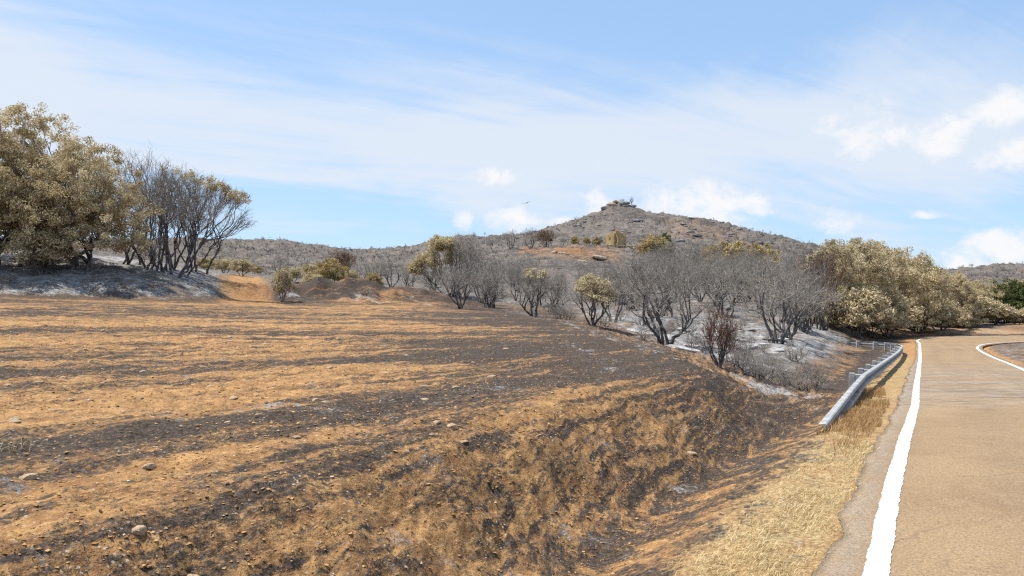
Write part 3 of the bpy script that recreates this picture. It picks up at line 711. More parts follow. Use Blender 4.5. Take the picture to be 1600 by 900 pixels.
# scorched holm oaks, full crowns
proto('oak_a', 1, lobes(dome(1, 9.5, 10.5, 50, 0.32, (0.115, 0.175), drop=0.1), 0.62, 1.6), 600, stems=6, rt=0.013, twigs=2, leaf=ALL, leaves=95, clump=0.44, leaf_size=0.135, basespread=1.6, tint=(0.6, 0.2))
proto('oak_b', 2, lobes(dome(7, 8.5, 9.0, 48, 0.28, (0.115, 0.175), drop=0.25), 0.62, 1.2), 540, stems=5, rt=0.013, twigs=2, leaf=ALL, leaves=95, clump=0.44, leaf_size=0.135, basespread=1.2, tint=(0.57, 0.2))
skirt = [(math.cos(a) * 2.4, math.sin(a) * 2.4, 1.3 + 0.5 * math.sin(a * 3.3), 1.2, 1.2, 1.1, 1.6) for a in np.arange(0, 6.2, 0.8)]
skirt2 = [(math.cos(a) * 2.6, math.sin(a) * 2.6, 1.5 + 0.6 * math.sin(a * 2.1 + 1), 1.25, 1.25, 1.2, 1.6) for a in np.arange(0.3, 6.4, 0.9)]
proto('oak_c', 3, lobes(dome(13, 7.5, 7.5, 48, 0.22, (0.10, 0.17), drop=0.45), 0.6, 0.3), 520, stems=5, rt=0.012, twigs=1, leaf=ALL, leaf_mat='leaf_pale', leaves=72, clump=0.44, leaf_size=0.155, tint=(0.5, 0.2))
proto('oak_d', 4, lobes(dome(19, 6.8, 7.8, 48, 0.22, (0.10, 0.17), drop=0.45), 0.6, 0.3), 500, stems=5, rt=0.012, twigs=1, leaf=ALL, leaves=72, clump=0.44, leaf_size=0.155, tint=(0.62, 0.2))
proto('oak_green', 5, lobes(dome(23, 7.0, 8.0, 44, 0.22, (0.10, 0.17), drop=0.45), 0.6, 0.3), 420, stems=4, rt=0.012, twigs=1, leaf=ALL, leaf_mat='leaf_green', leaves=56, clump=0.5, leaf_size=0.22, tint=(0.5, 0.22))
proto('bush_tan', 6, lobes(random_lobes(29, 3.0, 3.8, 9, 0.2, (0.2, 0.32)), 0.5, 0.2), 150, stems=4, rt=0.009, twigs=2, twig_len=0.3, leaf=ALL, leaf_mat='leaf_pale', leaves=42, clump=0.36, leaf_size=0.17, tint=(0.5, 0.2))
proto('bush_yellow', 7, lobes(random_lobes(31, 3.6, 5.0, 10, 0.2, (0.2, 0.3)), 0.5, 0.2), 170, stems=4, rt=0.009, twigs=2, twig_len=0.3, leaf=ALL, leaf_mat='leaf_yellow', leaves=46, clump=0.42, leaf_size=0.2, tint=(0.6, 0.2))
proto('bush_brown', 8, lobes(random_lobes(37, 4.0, 4.2, 9, 0.3, (0.2, 0.3)), 0.3, 0.6), 260, stems=5, rt=0.009, twigs=5, twig_len=0.4, leaf=lambda t, rg: rg.uniform(size=len(t)) < 0.42, leaf_mat='leaf_brown', leaves=14, clump=0.34, leaf_size=0.15, twig_mat='twig_red')
# bare, burnt out trees
proto('bare_vase', 11, lobes(random_lobes(41, 5.2, 7.2, 14, 0.25, (0.18, 0.3), 0.9), 0.15, 0.8), 300, stems=6, rt=0.0115, twigs=5, twig_len=0.55, basespread=0.35, wig=0.07)
proto('bare_round', 12, lobes(random_lobes(43, 5.6, 5.6, 12, 0.35, (0.2, 0.32), 1.0), 0.1, 1.2), 260, stems=4, rt=0.0115, twigs=5, twig_len=0.5, basespread=0.3, wig=0.06)
proto('bare_tall', 13, lobes(random_lobes(47, 8.0, 5.6, 12, 0.42, (0.22, 0.34), 1.3), 0.1, 2.2), 330, stems=5, rt=0.011, rp=0.41, twigs=5, twig_len=0.6, basespread=0.9, wig=0.05)
proto('bare_thicket', 14, lobes(random_lobes(53, 4.8, 5.0, 11, 0.2, (0.22, 0.34), 1.2), 0.05, 0.6), 270, stems=8, rt=0.01, twigs=5, twig_len=0.5, basespread=0.8, wig=0.06)
proto('bare_bush', 15, lobes(random_lobes(59, 1.8, 3.0, 8, 0.1, (0.2, 0.34), 0.9), 0.1, 0.15), 150, stems=8, rt=0.007, twigs=5, twig_len=0.32, basespread=0.5, wig=0.08)
proto('red_bush', 16, lobes(random_lobes(61, 2.3, 2.0, 9, 0.35, (0.22, 0.34), 1.1), 0.1, 0.6), 240, stems=6, rt=0.0075, twigs=6, twig_len=0.3, basespread=0.15, twig_mat='twig_red', wig=0.05)
proto('snag', 17, lobes([(0, 0, 2.2, 0.55, 0.55, 0.9, 1)], 0.1, 0.8), 26, stems=1, rt=0.02, twigs=3, twig_len=0.4, basespread=0.05, wig=0.05)
proto('snag_pair', 18, lobes([(0.2, 0, 2.0, 0.9, 0.9, 0.9, 1)], 0.1, 0.6), 34, stems=2, rt=0.018, twigs=3, twig_len=0.45, basespread=0.2, wig=0.06)
# bare trees that kept scorched leaves on part of the crown
proto('mixed_top', 21, lobes(random_lobes(67, 3.1, 3.3, 10, 0.4, (0.2, 0.3), 0.9), 0.2, 0.6), 260, stems=4, rt=0.0095, twigs=5, twig_len=0.35, basespread=0.2,
      leaf=lambda t, rg: (t[:, 2] - 0.25 * t[:, 0] > 1.75 + rg.normal(0, 0.18, len(t))), leaf_mat='leaf_pale', leaves=44, clump=0.27, leaf_size=0.12, tint=(0.55, 0.2))
proto('mixed_crest', 22, lobes(random_lobes(71, 3.2, 3.2, 9, 0.4, (0.2, 0.3), 1.0), 0.2, 0.7), 260, stems=4, rt=0.009, twigs=6, twig_len=0.4, basespread=0.2,
      leaf=lambda t, rg: (t[:, 2] > 2.45 + rg.normal(0, 0.12, len(t))) & (t[:, 0] > -0.5), leaf_mat='leaf_pale', leaves=30, clump=0.22, leaf_size=0.12, tint=(0.6, 0.2))
half = [(-2.9, 0, 3.6, 1.3, 1.5, 1.0, 2), (-1.2, 0, 5.2, 1.6, 1.6, 1.1, 3), (-4.2, 0, 2.8, 0.9, 1.1, 0.8, 1.2), (1.4, 0, 5.2, 1.9, 1.9, 1.4, 4), (3.0, 0, 4.0, 1.7, 1.7, 1.6, 4), (0.5, 0.8, 4.0, 1.5, 1.5, 1.2, 2)]
proto('mixed_half', 23, lobes(half, 0.2, 0.9), 560, stems=7, rt=0.011, twigs=5, twig_len=0.5, basespread=0.9, wig=0.05,
      leaf=lambda t, rg: (t[:, 0] < 0.1 + rg.normal(0, 0.2, len(t))) & (t[:, 2] > 2.4), leaf_mat='leaf', leaves=62, clump=0.46, leaf_size=0.18, tint=(0.6, 0.2))
lean = [(0.6, 0, 6.6, 1.7, 1.6, 1.4, 3), (2.6, 0.2, 6.1, 1.6, 1.5, 1.2, 3), (4.3, -0.2, 5.4, 1.3, 1.3, 1.0, 2.4), (5.0, 0, 3.9, 0.9, 1.2, 1.0, 1.4), (-1.2, 0.3, 6.8, 1.4, 1.4, 1.4, 2), (1.6, 0, 4.4, 1.8, 1.4, 1.3, 2)]
proto('mixed_lean', 24, lobes(lean, 0.15, 2.0), 460, stems=6, rt=0.0115, rp=0.43, twigs=6, twig_len=0.55, basespread=1.0, wig=0.05, lift=0.7,
      leaf=lambda t, rg: (t[:, 2] + 0.42 * t[:, 0] > 7.65 + rg.normal(0, 0.18, len(t))), leaf_mat='leaf', leaves=40, clump=0.36, leaf_size=0.14, tint=(0.5, 0.2))

def tree(kind, px, Y, top, label, group=None, rot=None, wide=1.0, cat='tree', name=None, sink=0.0, scale=None, dx=0.0, lean=0.0):
    P = PROTO[kind]; X = (px - 800) / F * Y; z = gz(X, Y) - sink
    if scale is None: scale = (-(top - 450) / F * Y - z) / P['H']
    o = link(name or 'burnt_tree', None); o.location = (X, Y, z); o.rotation_euler = (0, lean, random.uniform(0, 6.28) if rot is None else rot)
    o.scale = (scale * wide, scale * wide, scale)
    tag(o, label, cat, group)
    for k, me in P['parts'].items(): link(k, me, o)
    return o

# --- wooded bank on the left
gl = 'scorched oaks on the left bank'
tree('oak_a', 48, 53.0, 176, 'large scorched holm oak at the left edge with tall domed tan crown', gl, rot=0.4, wide=0.95, name='holm_oak')
tree('oak_b', 132, 51.5, 228, 'scorched holm oak sloping down beside the bare grey trees on the bank', gl, rot=2.0, wide=0.92, name='holm_oak')
tree('oak_b', -30, 50.5, 200, 'scorched holm oak cut by the left edge of the view', gl, rot=4.1, wide=1.0, name='holm_oak')
tree('oak_a', -95, 60, 160, 'scorched holm oak behind the leftmost oaks', gl, rot=1.0, wide=0.95, name='holm_oak')
tree('bush_tan', 64, 49.6, 362, 'low tan regrowth at the foot of the large left oak', gl, rot=1.0, wide=1.1, cat='bush', name='scorched_bush')
gb = 'bare grey trees on the left bank'
tree('bare_tall', 212, 58.0, 232, 'tall bare grey tree next to the scorched oaks', gb, rot=0.3, wide=1.15)
tree('bare_tall', 246, 55.5, 248, 'bare grey tree with upright twigs between the oaks and the leaning tree', gb, rot=1.9, wide=1.1)
tree('bare_tall', 272, 60.0, 256, 'bare tree standing behind the leaning tree on the bank', gb, rot=4.4, wide=1.05)
tree('mixed_lean', 276, 55.0, 262, 'leaning bare tree with brown leaves left on its outer tips', gb, rot=0.0, wide=1.0)
tree('bare_tall', 306, 61.0, 272, 'bare tree with fine twigs behind the outer leaning branches', gb, rot=5.2, wide=1.1)
tree('bare_thicket', 236, 54.5, 345, 'bare scrubby tree at the foot of the left bank row', gb, rot=1.0)

# --- bushes behind the field and mound
gm = 'scorched bushes beyond the field'
for (px, Y, top, kind, wd, lab) in (
        (322, 92, 403, 'bush_yellow', 1.0, 'tan bush behind the leaning tree'), (352, 98, 404, 'bush_tan', 1.1, 'low tan bush right of the leaning tree beyond the track'),
        (378, 95, 405, 'bush_tan', 1.0, 'round tan bush just left of the dirt track'), (404, 108, 416, 'bush_yellow', 0.8, 'small dull bush at the end of the dirt track'),
        (458, 88, 418, 'bush_tan', 1.1, 'pale bush behind the left end of the mound'), (485, 112, 412, 'bush_tan', 1.0, 'pale bush behind the mound left of the yellow one'),
        (515, 84, 405, 'bush_yellow', 0.95, 'large yellow tan bush standing on the mound skyline'), (548, 86, 422, 'bush_tan', 0.9, 'pale bush right of the yellow tan bush on the mound'),
        (489, 80, 428, 'bush_tan', 1.3, 'low pale bush on the mound top'), (583, 82, 426, 'bush_yellow', 0.7, 'small ochre bush on the mound top')):
    tree(kind, px, Y, top, lab, gm, wide=wd, cat='bush', name='scorched_bush')
tree('bush_brown', 535, 90, 391, 'rust brown tree with thin leaves behind the mound', None, cat='tree', name='scorched_tree', wide=0.9)
tree('bare_round', 437, 100, 396, 'bare grey tree behind the left end of the mound', None, wide=0.9)
tree('bush_tan', 441, 56.5, 420, 'straggly tan shrub in front of the left end of the mound', None, wide=0.55, cat='bush', name='scorched_bush')
tree('bare_bush', 570, 60.5, 450, 'dark leafless shrub on the front of the mound', None, wide=1.2, cat='bush', name='burnt_bush')
tree('bare_bush', 590, 61.5, 456, 'dark leafless shrub low on the mound beside another', None, wide=1.1, cat='bush', name='burnt_bush')
for k, (px, Y, top) in enumerate(((462, 60, 446), (480, 62, 444), (500, 61, 452), (534, 62, 446), (552, 63, 450), (610, 65, 448), (628, 68, 446), (650, 70, 452), (522, 60, 460), (604, 62, 462))):
    tree('bare_bush', px, Y, top, 'dark burnt scrub bush among others on the mound', 'burnt scrub bushes on the mound', wide=1.0 + 0.06 * (k % 4), cat='bush', name='burnt_bush')
tree('bare_round', 612, 92, 402, 'bare grey tree behind the right end of the mound', None, wide=1.0)
tree('bare_round', 592, 104, 404, 'bare grey tree deeper behind the mound', None, wide=1.0)
tree('bare_thicket', 640, 100, 405, 'bare thicket tree left of the half leafed tree', None, wide=1.1)
tree('bare_thicket', 566, 110, 404, 'hazy bare tree behind the small ochre bush', None, wide=1.2)

# --- middle: tree with leaves on one half and the bare trees by it
tree('mixed_half', 706, 82, 364, 'broad burnt tree with tan leaves on its left half only', None, rot=0.0, wide=0.88)
tree('bare_thicket', 676, 83, 404, 'bare stems under the leafy half of the broad burnt tree', None, rot=1.3)
tree('bare_round', 722, 84, 366, 'bare round crown forming the right half of the broad burnt tree', None, rot=2.3, wide=0.9)
tree('bare_round', 752, 74, 400, 'bare grey tree right of the half leafed tree', None, rot=1.0)
tree('bare_thicket', 765, 68, 408, 'bare thicket tree at the right edge of the field', None, rot=2.0)
tree('mixed_crest', 834, 49.5, 416, 'small bare tree with a tuft of pale leaves on top', None, rot=0.3)
tree('bush_tan', 838, 52, 421, 'pale leaf tuft tree behind the small tufted tree', None, rot=0.3, wide=0.2, cat='bush', name='scorched_bush') if False else None
tree('mixed_top', 926, 41.0, 428, 'small burnt tree with a full pale crown above bare lower branches', None, rot=2.6)
tree('bare_vase', 1040, 39.0, 384, 'large spreading bare tree in the ash of the gully', None, rot=0.6, wide=0.95)
tree('red_bush', 1123, 23.2, 476, 'reddish bare bush behind the end of the bank', None, rot=0.6, cat='bush', name='scorched_bush', wide=0.95)
tree('bare_round', 1216, 47.0, 398, 'bare dark tree left of the roadside oaks with rocks at its foot', None, rot=2.2, wide=0.95)
tree('bare_thicket', 1258, 60.0, 378, 'dense bare dark tree at the left end of the roadside oaks', None, rot=1.0, wide=0.8)
tree('bush_brown', 1284, 64.0, 388, 'brown scorched tree leaning against the pale roadside oak', None, rot=3.0, name='scorched_tree', wide=0.7)

# --- thicket below the hill
gt = 'bare trees of the grey thicket below the hill'
kinds = ['bare_round', 'bare_thicket', 'bare_vase', 'bare_thicket']
rt = random.Random(5)
spots = []
for k in range(900):
    px = rt.uniform(715, 1290); Y = rt.uniform(52, 128)
    if px < 930 and Y < 58: continue
    if px > 1040 and px < 1210 and Y < 62: continue
    if 820 < px < 1010 and Y > 96: continue
    x = (px - 800) / F * Y
    if all(math.hypot(x - a, Y - b) > 4.4 for a, b in spots):
        if px < 930 and rt.random() < 0.35: continue
        spots.append((x, Y))
        H = rt.uniform(3.0, 4.4) if px < 1000 else rt.uniform(3.8, 6.0)
        kd = rt.choice(kinds)
        row = 'near row' if Y < 75 else ('middle row' if Y < 100 else 'far row')
        zone = 'left of the small tufted tree' if px < 835 else 'between the tufted tree and the pale crowned tree' if px < 925 else 'behind the large spreading bare tree' if px < 1090 else 'between the spreading tree and the dark rocky tree' if px < 1200 else 'just left of the roadside oaks'
        tree(kd, px, Y, 0, 'bare charred thicket tree, ' + row + ', ' + zone, gt, scale=H / PROTO[kd]['H'], rot=rt.uniform(0, 6.28), wide=rt.uniform(0.8, 1.05))
    if len(spots) > 56: break
# --- leafy patches on the slope
tree('bush_yellow', 1022, 178, 368, 'yellow tan bush right of the ruined house', None, rot=0, wide=1.1, cat='bush', name='scorched_bush')
tree('oak_green', 1040, 186, 366, 'half green tree beside the yellow bush near the ruin', None, rot=0, wide=0.55, name='scorched_tree')
tree('bare_round', 1048, 172, 374, 'bare tree beside the yellow bush near the ruin', None, rot=0, wide=1.0)
tree('bush_yellow', 1140, 122, 379, 'wide yellow bush above the thicket on the right slope', None, rot=1, wide=1.15, cat='bush', name='scorched_bush')
tree('bush_yellow', 1184, 120, 382, 'rounded yellow bush next to the wide one above the thicket', None, rot=2.5, wide=0.95, cat='bush', name='scorched_bush')
tree('bush_yellow', 1108, 126, 386, 'small yellow bush at the left of the row above the thicket', None, rot=4, wide=0.7, cat='bush', name='scorched_bush')

# --- roadside oaks on the right
gr = 'scorched oaks by the bend of the road'
for (px, Y, top, kind, wd, rot, lab) in (
        (1302, 71, 380, 'oak_c', 0.80, 0.2, 'pale scorched oak behind the far end of the barrier'),
        (1345, 75, 379, 'oak_c', 0.82, 2.0, 'tall scorched oak above the far end of the barrier'),
        (1338, 68, 452, 'bush_tan', 1.0, 1.0, 'low scorched bush under the tall roadside oak'),
        (1392, 82, 396, 'oak_d', 0.92, 1.2, 'scorched oak just left of where the road bends'),
        (1388, 76, 462, 'bush_tan', 1.1, 3.0, 'rounded scorched bush at the start of the bend'),
        (1362, 73, 470, 'bush_tan', 0.9, 4.0, 'small scorched bush beside the barrier end'),
        (1436, 88, 404, 'oak_c', 0.9, 3.3, 'scorched oak directly behind the bend'),
        (1432, 82.5, 458, 'bush_tan', 1.1, 2.0, 'pale bush at the roadside in the middle of the bend'),
        (1478, 95, 428, 'oak_d', 0.95, 4.0, 'lower scorched oak behind the middle of the bend'),
        (1500, 92, 440, 'oak_c', 0.85, 5.0, 'rounded scorched oak overhanging the brown bank'),
        (1468, 84, 468, 'bush_tan', 1.0, 5.0, 'low bush casting shade on the bend verge'),
        (1530, 104, 440, 'oak_d', 0.9, 0.7, 'scorched oak left of the green oaks'),
        (1556, 97, 474, 'bush_tan', 1.3, 0.7, 'wide tan bush in front of the green oaks'),
        (1536, 118, 440, 'bare_round', 1.0, 0.7, 'bare grey tree between tan and green oaks'),
        (1608, 97, 482, 'bush_yellow', 1.1, 1.7, 'tan bush at the right edge above the brown bank'),
        (1420, 104, 402, 'oak_d', 0.9, 0.1, 'scorched oak in the second row behind the bend'),
        (1375, 98, 390, 'oak_c', 0.9, 5.1, 'scorched oak in the second row left of the bend'),
        (1325, 92, 382, 'oak_d', 0.9, 2.7, 'scorched oak in the second row behind the barrier end'),
        (1462, 112, 416, 'bare_round', 1.0, 2.7, 'bare grey crown showing above the bend oaks'),
        (1440, 116, 412, 'bare_round', 1.0, 4.7, 'bare grey crown left of another above the bend oaks')):
    tree(kind, px, Y, top, lab, gr, rot=rot, wide=wd, cat='bush' if kind.startswith('bush') else 'tree', name='scorched_bush' if kind.startswith('bush') else ('burnt_tree' if kind.startswith('bare') else 'holm_oak'))
for (px, Y, top, kind, wd, rot, lab) in (
        (1532, 106, 444, 'oak_c', 0.9, 1.5, 'pale scorched oak standing behind the brown bank'), (1588, 97, 484, 'bush_tan', 1.7, 2.2, 'wide pale bush hiding the foot of the green oaks'),
        (1520, 97, 462, 'bush_tan', 1.4, 0.3, 'broad tan bush at the left end of the brown bank'), (1626, 96, 478, 'bush_tan', 1.4, 4.3, 'tan bush cut by the right edge')):
    tree(kind, px, Y, top, lab, gr, rot=rot, wide=wd, cat='bush' if kind.startswith('bush') else 'tree', name='scorched_bush' if kind.startswith('bush') else 'holm_oak')
gg = 'green oaks at the right edge'
for (px, Y, top, kind, wd, rot, lab) in ((1574, 103, 440, 'oak_green', 0.95, 0.5, 'green oak standing left of the one at the right edge'), (1612, 101, 439, 'oak_green', 0.95, 2.0, 'green oak cut by the right edge'),
                                         (1640, 125, 440, 'oak_green', 0.95, 3.0, 'green oak just past the right edge'), (1590, 134, 438, 'oak_d', 0.9, 3.0, 'tan oak behind the green oaks')):
    tree(kind, px, Y, top, lab, gg, rot=rot, wide=wd, name='holm_oak')

# --- low burnt scrub in the gully
gs = 'leafless shrubs in the gully beside the barrier'
rs = random.Random(9); n = 0
while n < 13:
    px = rs.uniform(1150, 1330); Y = rs.uniform(23, 38); X = (px - 800) / F * Y
    tl = sdist(np.array([X]), np.array([Y]), L_S)[0]
    if tl < 2.3 or tl > 9.5: continue
    n += 1
    tree('bare_bush', px, Y, 0, 'low leafless shrub in the gully beside the barrier', gs, scale=rs.uniform(0.35, 0.75), wide=rs.uniform(0.9, 1.2), cat='bush', name='burnt_bush')
gs2 = 'leafless shrubs on the ash slope of the gully'
for k in range(34):
    px = rs.uniform(850, 1290); Y = rs.uniform(36, 58)
    if px < 930 and Y < 48: continue
    tree('bare_bush', px, Y, 0, 'low leafless shrub on the ash slope ' + ('left of the spreading bare tree' if px < 990 else 'around the spreading bare tree' if px < 1100 else 'around the dark bare tree'), gs2, scale=rs.uniform(0.3, 0.7), wide=rs.uniform(0.8, 1.2), cat='bush', name='burnt_bush')

# --- snags on the skyline
gk = 'charred snags along the hill skylines'
rk = random.Random(21)
sky_spots = [(px, 436, 'on the summit hill skyline') for px in (868, 893, 905, 1012, 1024, 1040, 1052, 1066, 1078, 1092, 1104, 1118, 1128, 1142, 1155, 1168, 1180, 1192, 1204, 1216)] + \
    [(px, 492, 'on the far ridge left of the half leafed tree') for px in range(352, 660, 9)] + [(px, 400, 'on the left shoulder of the summit hill') for px in (735, 745, 760, 775, 788)] + \
    [(px, 512, 'on the distant ridge behind the green oaks') for px in range(1488, 1605, 7)]
for (px, Y, where) in sky_spots:
    kd = rk.choice(['snag', 'snag_pair', 'bare_round', 'bare_thicket', 'bare_thicket', 'bare_bush'])
    tree(kd, px + rk.uniform(-5, 5), Y + rk.uniform(-10, 10), 0, 'small charred tree standing ' + where, gk, scale=rk.uniform(0.55, 1.0) if kd.startswith('snag') else rk.uniform(0.3, 0.62), wide=1.15, cat='tree', name='burnt_snag', sink=0.2)
tree('snag', 987, 441, 307, 'lone pointed snag on the hill summit', None, wide=1.3, name='burnt_snag')
tree('bush_yellow', 962, 437, 313, 'dull leafy bush clinging to the summit outcrop', None, wide=1.1, cat='bush', name='scorched_bush')
tree('bare_round', 972, 444, 310, 'bare tree crown on the summit beside the dull bush', None, wide=1.2)
for px, Y, top, lab in ((798, 205, 358, 'bare tree at the left end of the brown shelf'), (829, 205, 355, 'bare tree left of the dark bush on the brown shelf'), (880, 226, 370, 'bare tree on the shelf below the hill'), (768, 215, 372, 'small bare tree on the left shoulder of the hill')):
    tree('bare_round', px, Y, top, lab, None)
tree('bush_brown', 853, 205, 358, 'dark bush on the shelf left of the ruin', None, cat='bush', name='scorched_bush', wide=1.1)
for px, Y, top, lab in ((898, 226, 370, 'yellow tan bush left of the ruin'), (916, 228, 371, 'yellow bush close to the ruin wall'), (934, 223, 370, 'tan bush in front of the ruin corner')):
    tree('bush_yellow', px, Y, top, lab, None, cat='bush', name='scorched_bush', wide=0.8)
tree('bare_round', 938, 222, 368, 'bare tree in front of the ruin', None, wide=0.8)

# ------------------------------------------------------------------ burnt scrub on the hills (uncountable)
def build_scrub():
    n = 20000
    px = rng.uniform(300, 1640, n); Y = np.exp(rng.uniform(math.log(110), math.log(520), n)); X = (px - 800) / F * Y
    keep = (sdist(X, Y, L_S) > 6) & (fbm(X * .03, Y * .03, 3, 401) > rng.uniform(-0.6, 0.5, n))
    shelf = (Y > 165) & (Y < 226) & (px > 810) & (px < 960); keep &= ~(shelf & (rng.uniform(size=n) < 0.85))
    X, Y = X[keep], Y[keep]; z = land(X, Y)['z']; n = len(X)
    k = 6; base = np.repeat(np.stack([X, Y, z - 0.1], -1), k, 0)
    h = np.repeat(rng.uniform(0.35, 1.25, n) * np.clip(Y / 200, 0.7, 1.5), k) * rng.uniform(0.6, 1.1, n * k)
    d = np.stack([rng.normal(0, 0.42, n * k), rng.normal(0, 0.42, n * k), np.ones(n * k)], -1) * h[:, None]
    a = rng.uniform(0, 6.28, n * k); w_ = np.repeat(np.clip(Y / 200, 0.6, 2) * 0.035, k)
    s_ = np.stack([np.cos(a), np.sin(a), 0 * a], -1) * w_[:, None]; s2 = np.stack([-np.sin(a), np.cos(a), 0 * a], -1) * w_[:, None]
    V = np.stack([base - s_, base + s_, base + s2, base + d], 1).reshape(-1, 3)
    i = np.arange(n * k)[:, None] * 4
    Fc = np.concatenate([i + [0, 1, 3], i + [1, 2, 3], i + [2, 0, 3]])
    tag(link('charred_scrub', mesh_np('charred_scrub', V, Fc, M['bark'])), 'burnt twiggy scrub covering the grey hillsides', 'scrub', None, 'stuff')
build_scrub()

# ------------------------------------------------------------------ rocks
def rock_mesh(name, seed, mat, flat=0.6, sub=1, sharp=0.3):
    import bmesh
    bm = bmesh.new(); bmesh.ops.create_icosphere(bm, subdivisions=sub, radius=0.5); r = np.random.default_rng(seed)
    pl = r.normal(0, 1, (7, 3)); pl /= np.linalg.norm(pl, axis=1, keepdims=True); dd = r.uniform(0.26, 0.42, 7)
    for v in bm.verts:
        c = np.array(v.co) * r.uniform(0.9, 1.12)
        for q, d_ in zip(pl, dd):
            k = c @ q
            if k > d_: c = c - q * (k - d_) * (1 - sharp * 0.2)
        v.co = (c[0], c[1], c[2] * flat)
    me = bpy.data.meshes.new(name); bm.to_mesh(me); bm.free(); me.materials.append(mat); return me
ST = [rock_mesh('stone', 500 + i, M['stone'], 0.62 + 0.08 * (i % 3), 2) for i in range(5)]
RK = [rock_mesh('rock', 520 + i, M['rock'], 0.45, 2) for i in range(5)]
RD = [rock_mesh('hill_rock', 560 + i, M['rock_dark'], 0.6, 2) for i in range(5)]
RT = [rock_mesh('boulder', 540 + i, M['rock_tan'], 0.6, 2) for i in range(4)]
def rock(meshes, X, Y, sx, sy, sz, label, group, name, cat, rz=None, sink=0.3, tilt=0.15):
    o = link(name, random.choice(meshes)); o.location = (X, Y, gz(X, Y) + sz * (0.3 - sink) * 0.6)
    o.rotation_euler = (random.uniform(-tilt, tilt), random.uniform(-tilt, tilt), random.uniform(0, 6.28) if rz is None else rz)
    o.scale = (sx, sy, sz); return tag(o, label, cat, group)
def field_at(px, py):
    """where a line of sight meets the tilted field"""
    kx = (px - 800) / F; kz = (450 - py) / F
    Y = -1.46 / (kz + 0.0043 + 0.0449 * kx); return kx * Y, Y
gst = 'loose stones lying on the burnt field'
for (px, py, sz, lab) in ((768, 593, 0.17, 'pale flat stone lying in the dark burnt strip of the field'), (706, 668, 0.17, 'angular brown stone beside a cluster in the middle of the field'), (682, 666, 0.12, 'brown stone at the left of the central cluster'),
                          (674, 680, 0.10, 'small stone in front of the central cluster'), (724, 676, 0.10, 'small ochre stone right of the central cluster'), (664, 628, 0.12, 'dark stone at the edge of the ash strip'), (661, 607, 0.11, 'small dark stone behind the ash strip'),
                          (508, 634, 0.12, 'brown stone left of the ash strip'), (43, 750, 0.13, 'brown stone near the left edge of the field'), (365, 625, 0.14, 'pale flat stone in the left half of the field'), (98, 590, 0.12, 'brown stone far left of the field'),
                          (430, 805, 0.11, 'pale flat stone left of the dry grass tuft'), (300, 815, 0.13, 'flat ochre stone in the near left field'), (218, 808, 0.13, 'flat brown stone in the near left field'), (24, 660, 0.15, 'dark flat stone at the left edge'),
                          (500, 853, 0.12, 'brown lump of stone below the dry grass tuft'), (1080, 718, 0.24, 'pale ochre slab at the foot of the road bank')):
    X, Y = field_at(px, py) if px != 1080 else (2.75, 12.2)
    rock(ST, X, Y, sz * 1.15, sz * 0.8, sz * 0.65, lab, gst, 'stone', 'stone')
for k in range(95):
    px = random.uniform(0, 1000); py = 478 + 410 * random.random() ** 1.6
    X, Y = field_at(px, py)
    if Y < 3 or Y > 60 or field_d(np.array([X]), np.array([Y]))[0] < 0.6: continue
    sz = random.uniform(0.045, 0.10) * (1 + Y / 40)
    rock(ST, X, Y, sz * random.uniform(1, 1.5), sz, sz * random.uniform(0.6, 0.9), 'small loose stone on the burnt field ' + ('near the camera' if Y < 9 else 'midway up' if Y < 20 else 'far up') + (' on the left' if px < 400 else ' in the middle' if px < 750 else ' by the bank'), gst, 'stone', 'stone')
gro = 'scorched rock ledges on the gully slope'
rr = random.Random(33)
for k in range(80):
    px = rr.choice([rr.uniform(1060, 1230), rr.uniform(985, 1240)]); Y = rr.uniform(33, 56); X = (px - 800) / F * Y
    sx = rr.uniform(0.5, 2.0)
    rock(RK, X, Y, sx, sx * rr.uniform(0.5, 0.8), rr.uniform(0.35, 0.8), 'ash dusted rock on the gully slope ' + ('near the spreading bare tree' if px < 1085 else 'between the two large bare trees' if px < 1170 else 'by the dark bare tree') + (', low down' if Y < 42 else ', higher up'), gro, 'rock', 'rock', rz=rr.uniform(-0.4, 0.4), sink=0.35)
for (px, Y, sx, sz, lab) in ((1172, 34.5, 2.6, 1.0, 'broad dark cracked rock slab left of the bare dark tree'), (1125, 36.5, 2.4, 0.9, 'long rock slab between the big bare tree and the dark tree'), (1060, 36.0, 2.2, 1.0, 'dark rock at the foot of the big spreading bare tree'), (1150, 42, 2.6, 0.9, 'rock ledge above the broad slab')):
    rock(RK, (px - 800) / F * Y, Y, sx, sx * 0.55, sz, lab, gro, 'rock', 'rock', rz=0.1, sink=0.25)
gbo = 'tan boulders below the ruin'
for (px, Y, s_, lab) in ((908, 170, 3.4, 'tan boulder below the brown shelf'), (936, 172, 3.8, 'larger tan boulder right of another below the shelf'), (866, 178, 2.6, 'dark boulder under the brown shelf edge'), (880, 176, 2.8, 'broken boulder at the shelf edge'), (925, 185, 2.4, 'boulder near the low wall of the ruin')):
    rock(RT, (px - 800) / F * Y, Y, s_, s_ * 0.7, s_ * 0.55, lab, gbo, 'boulder', 'rock', rz=0.2)
ghr = 'rocks strewn over the hillside'
for k in range(230):
    px = rr.uniform(800, 1215); Y = rr.uniform(250, 432); X = (px - 800) / F * Y; s_ = 0.8 + 3.0 * rr.random() ** 2
    rock(RD, X, Y, s_ * 1.3, s_ * 0.8, s_ * 0.85, 'grey rock on the burnt hillside ' + ('above the brown shelf' if px < 935 else 'below the summit above the ruin' if px < 1010 else 'on the middle right slope' if px < 1100 else 'low on the far right slope') + (', high up' if Y > 360 else ', lower down'), ghr, 'rock', 'rock', rz=rr.uniform(-0.5, 0.5))
gsu = 'blocks of the summit outcrop'
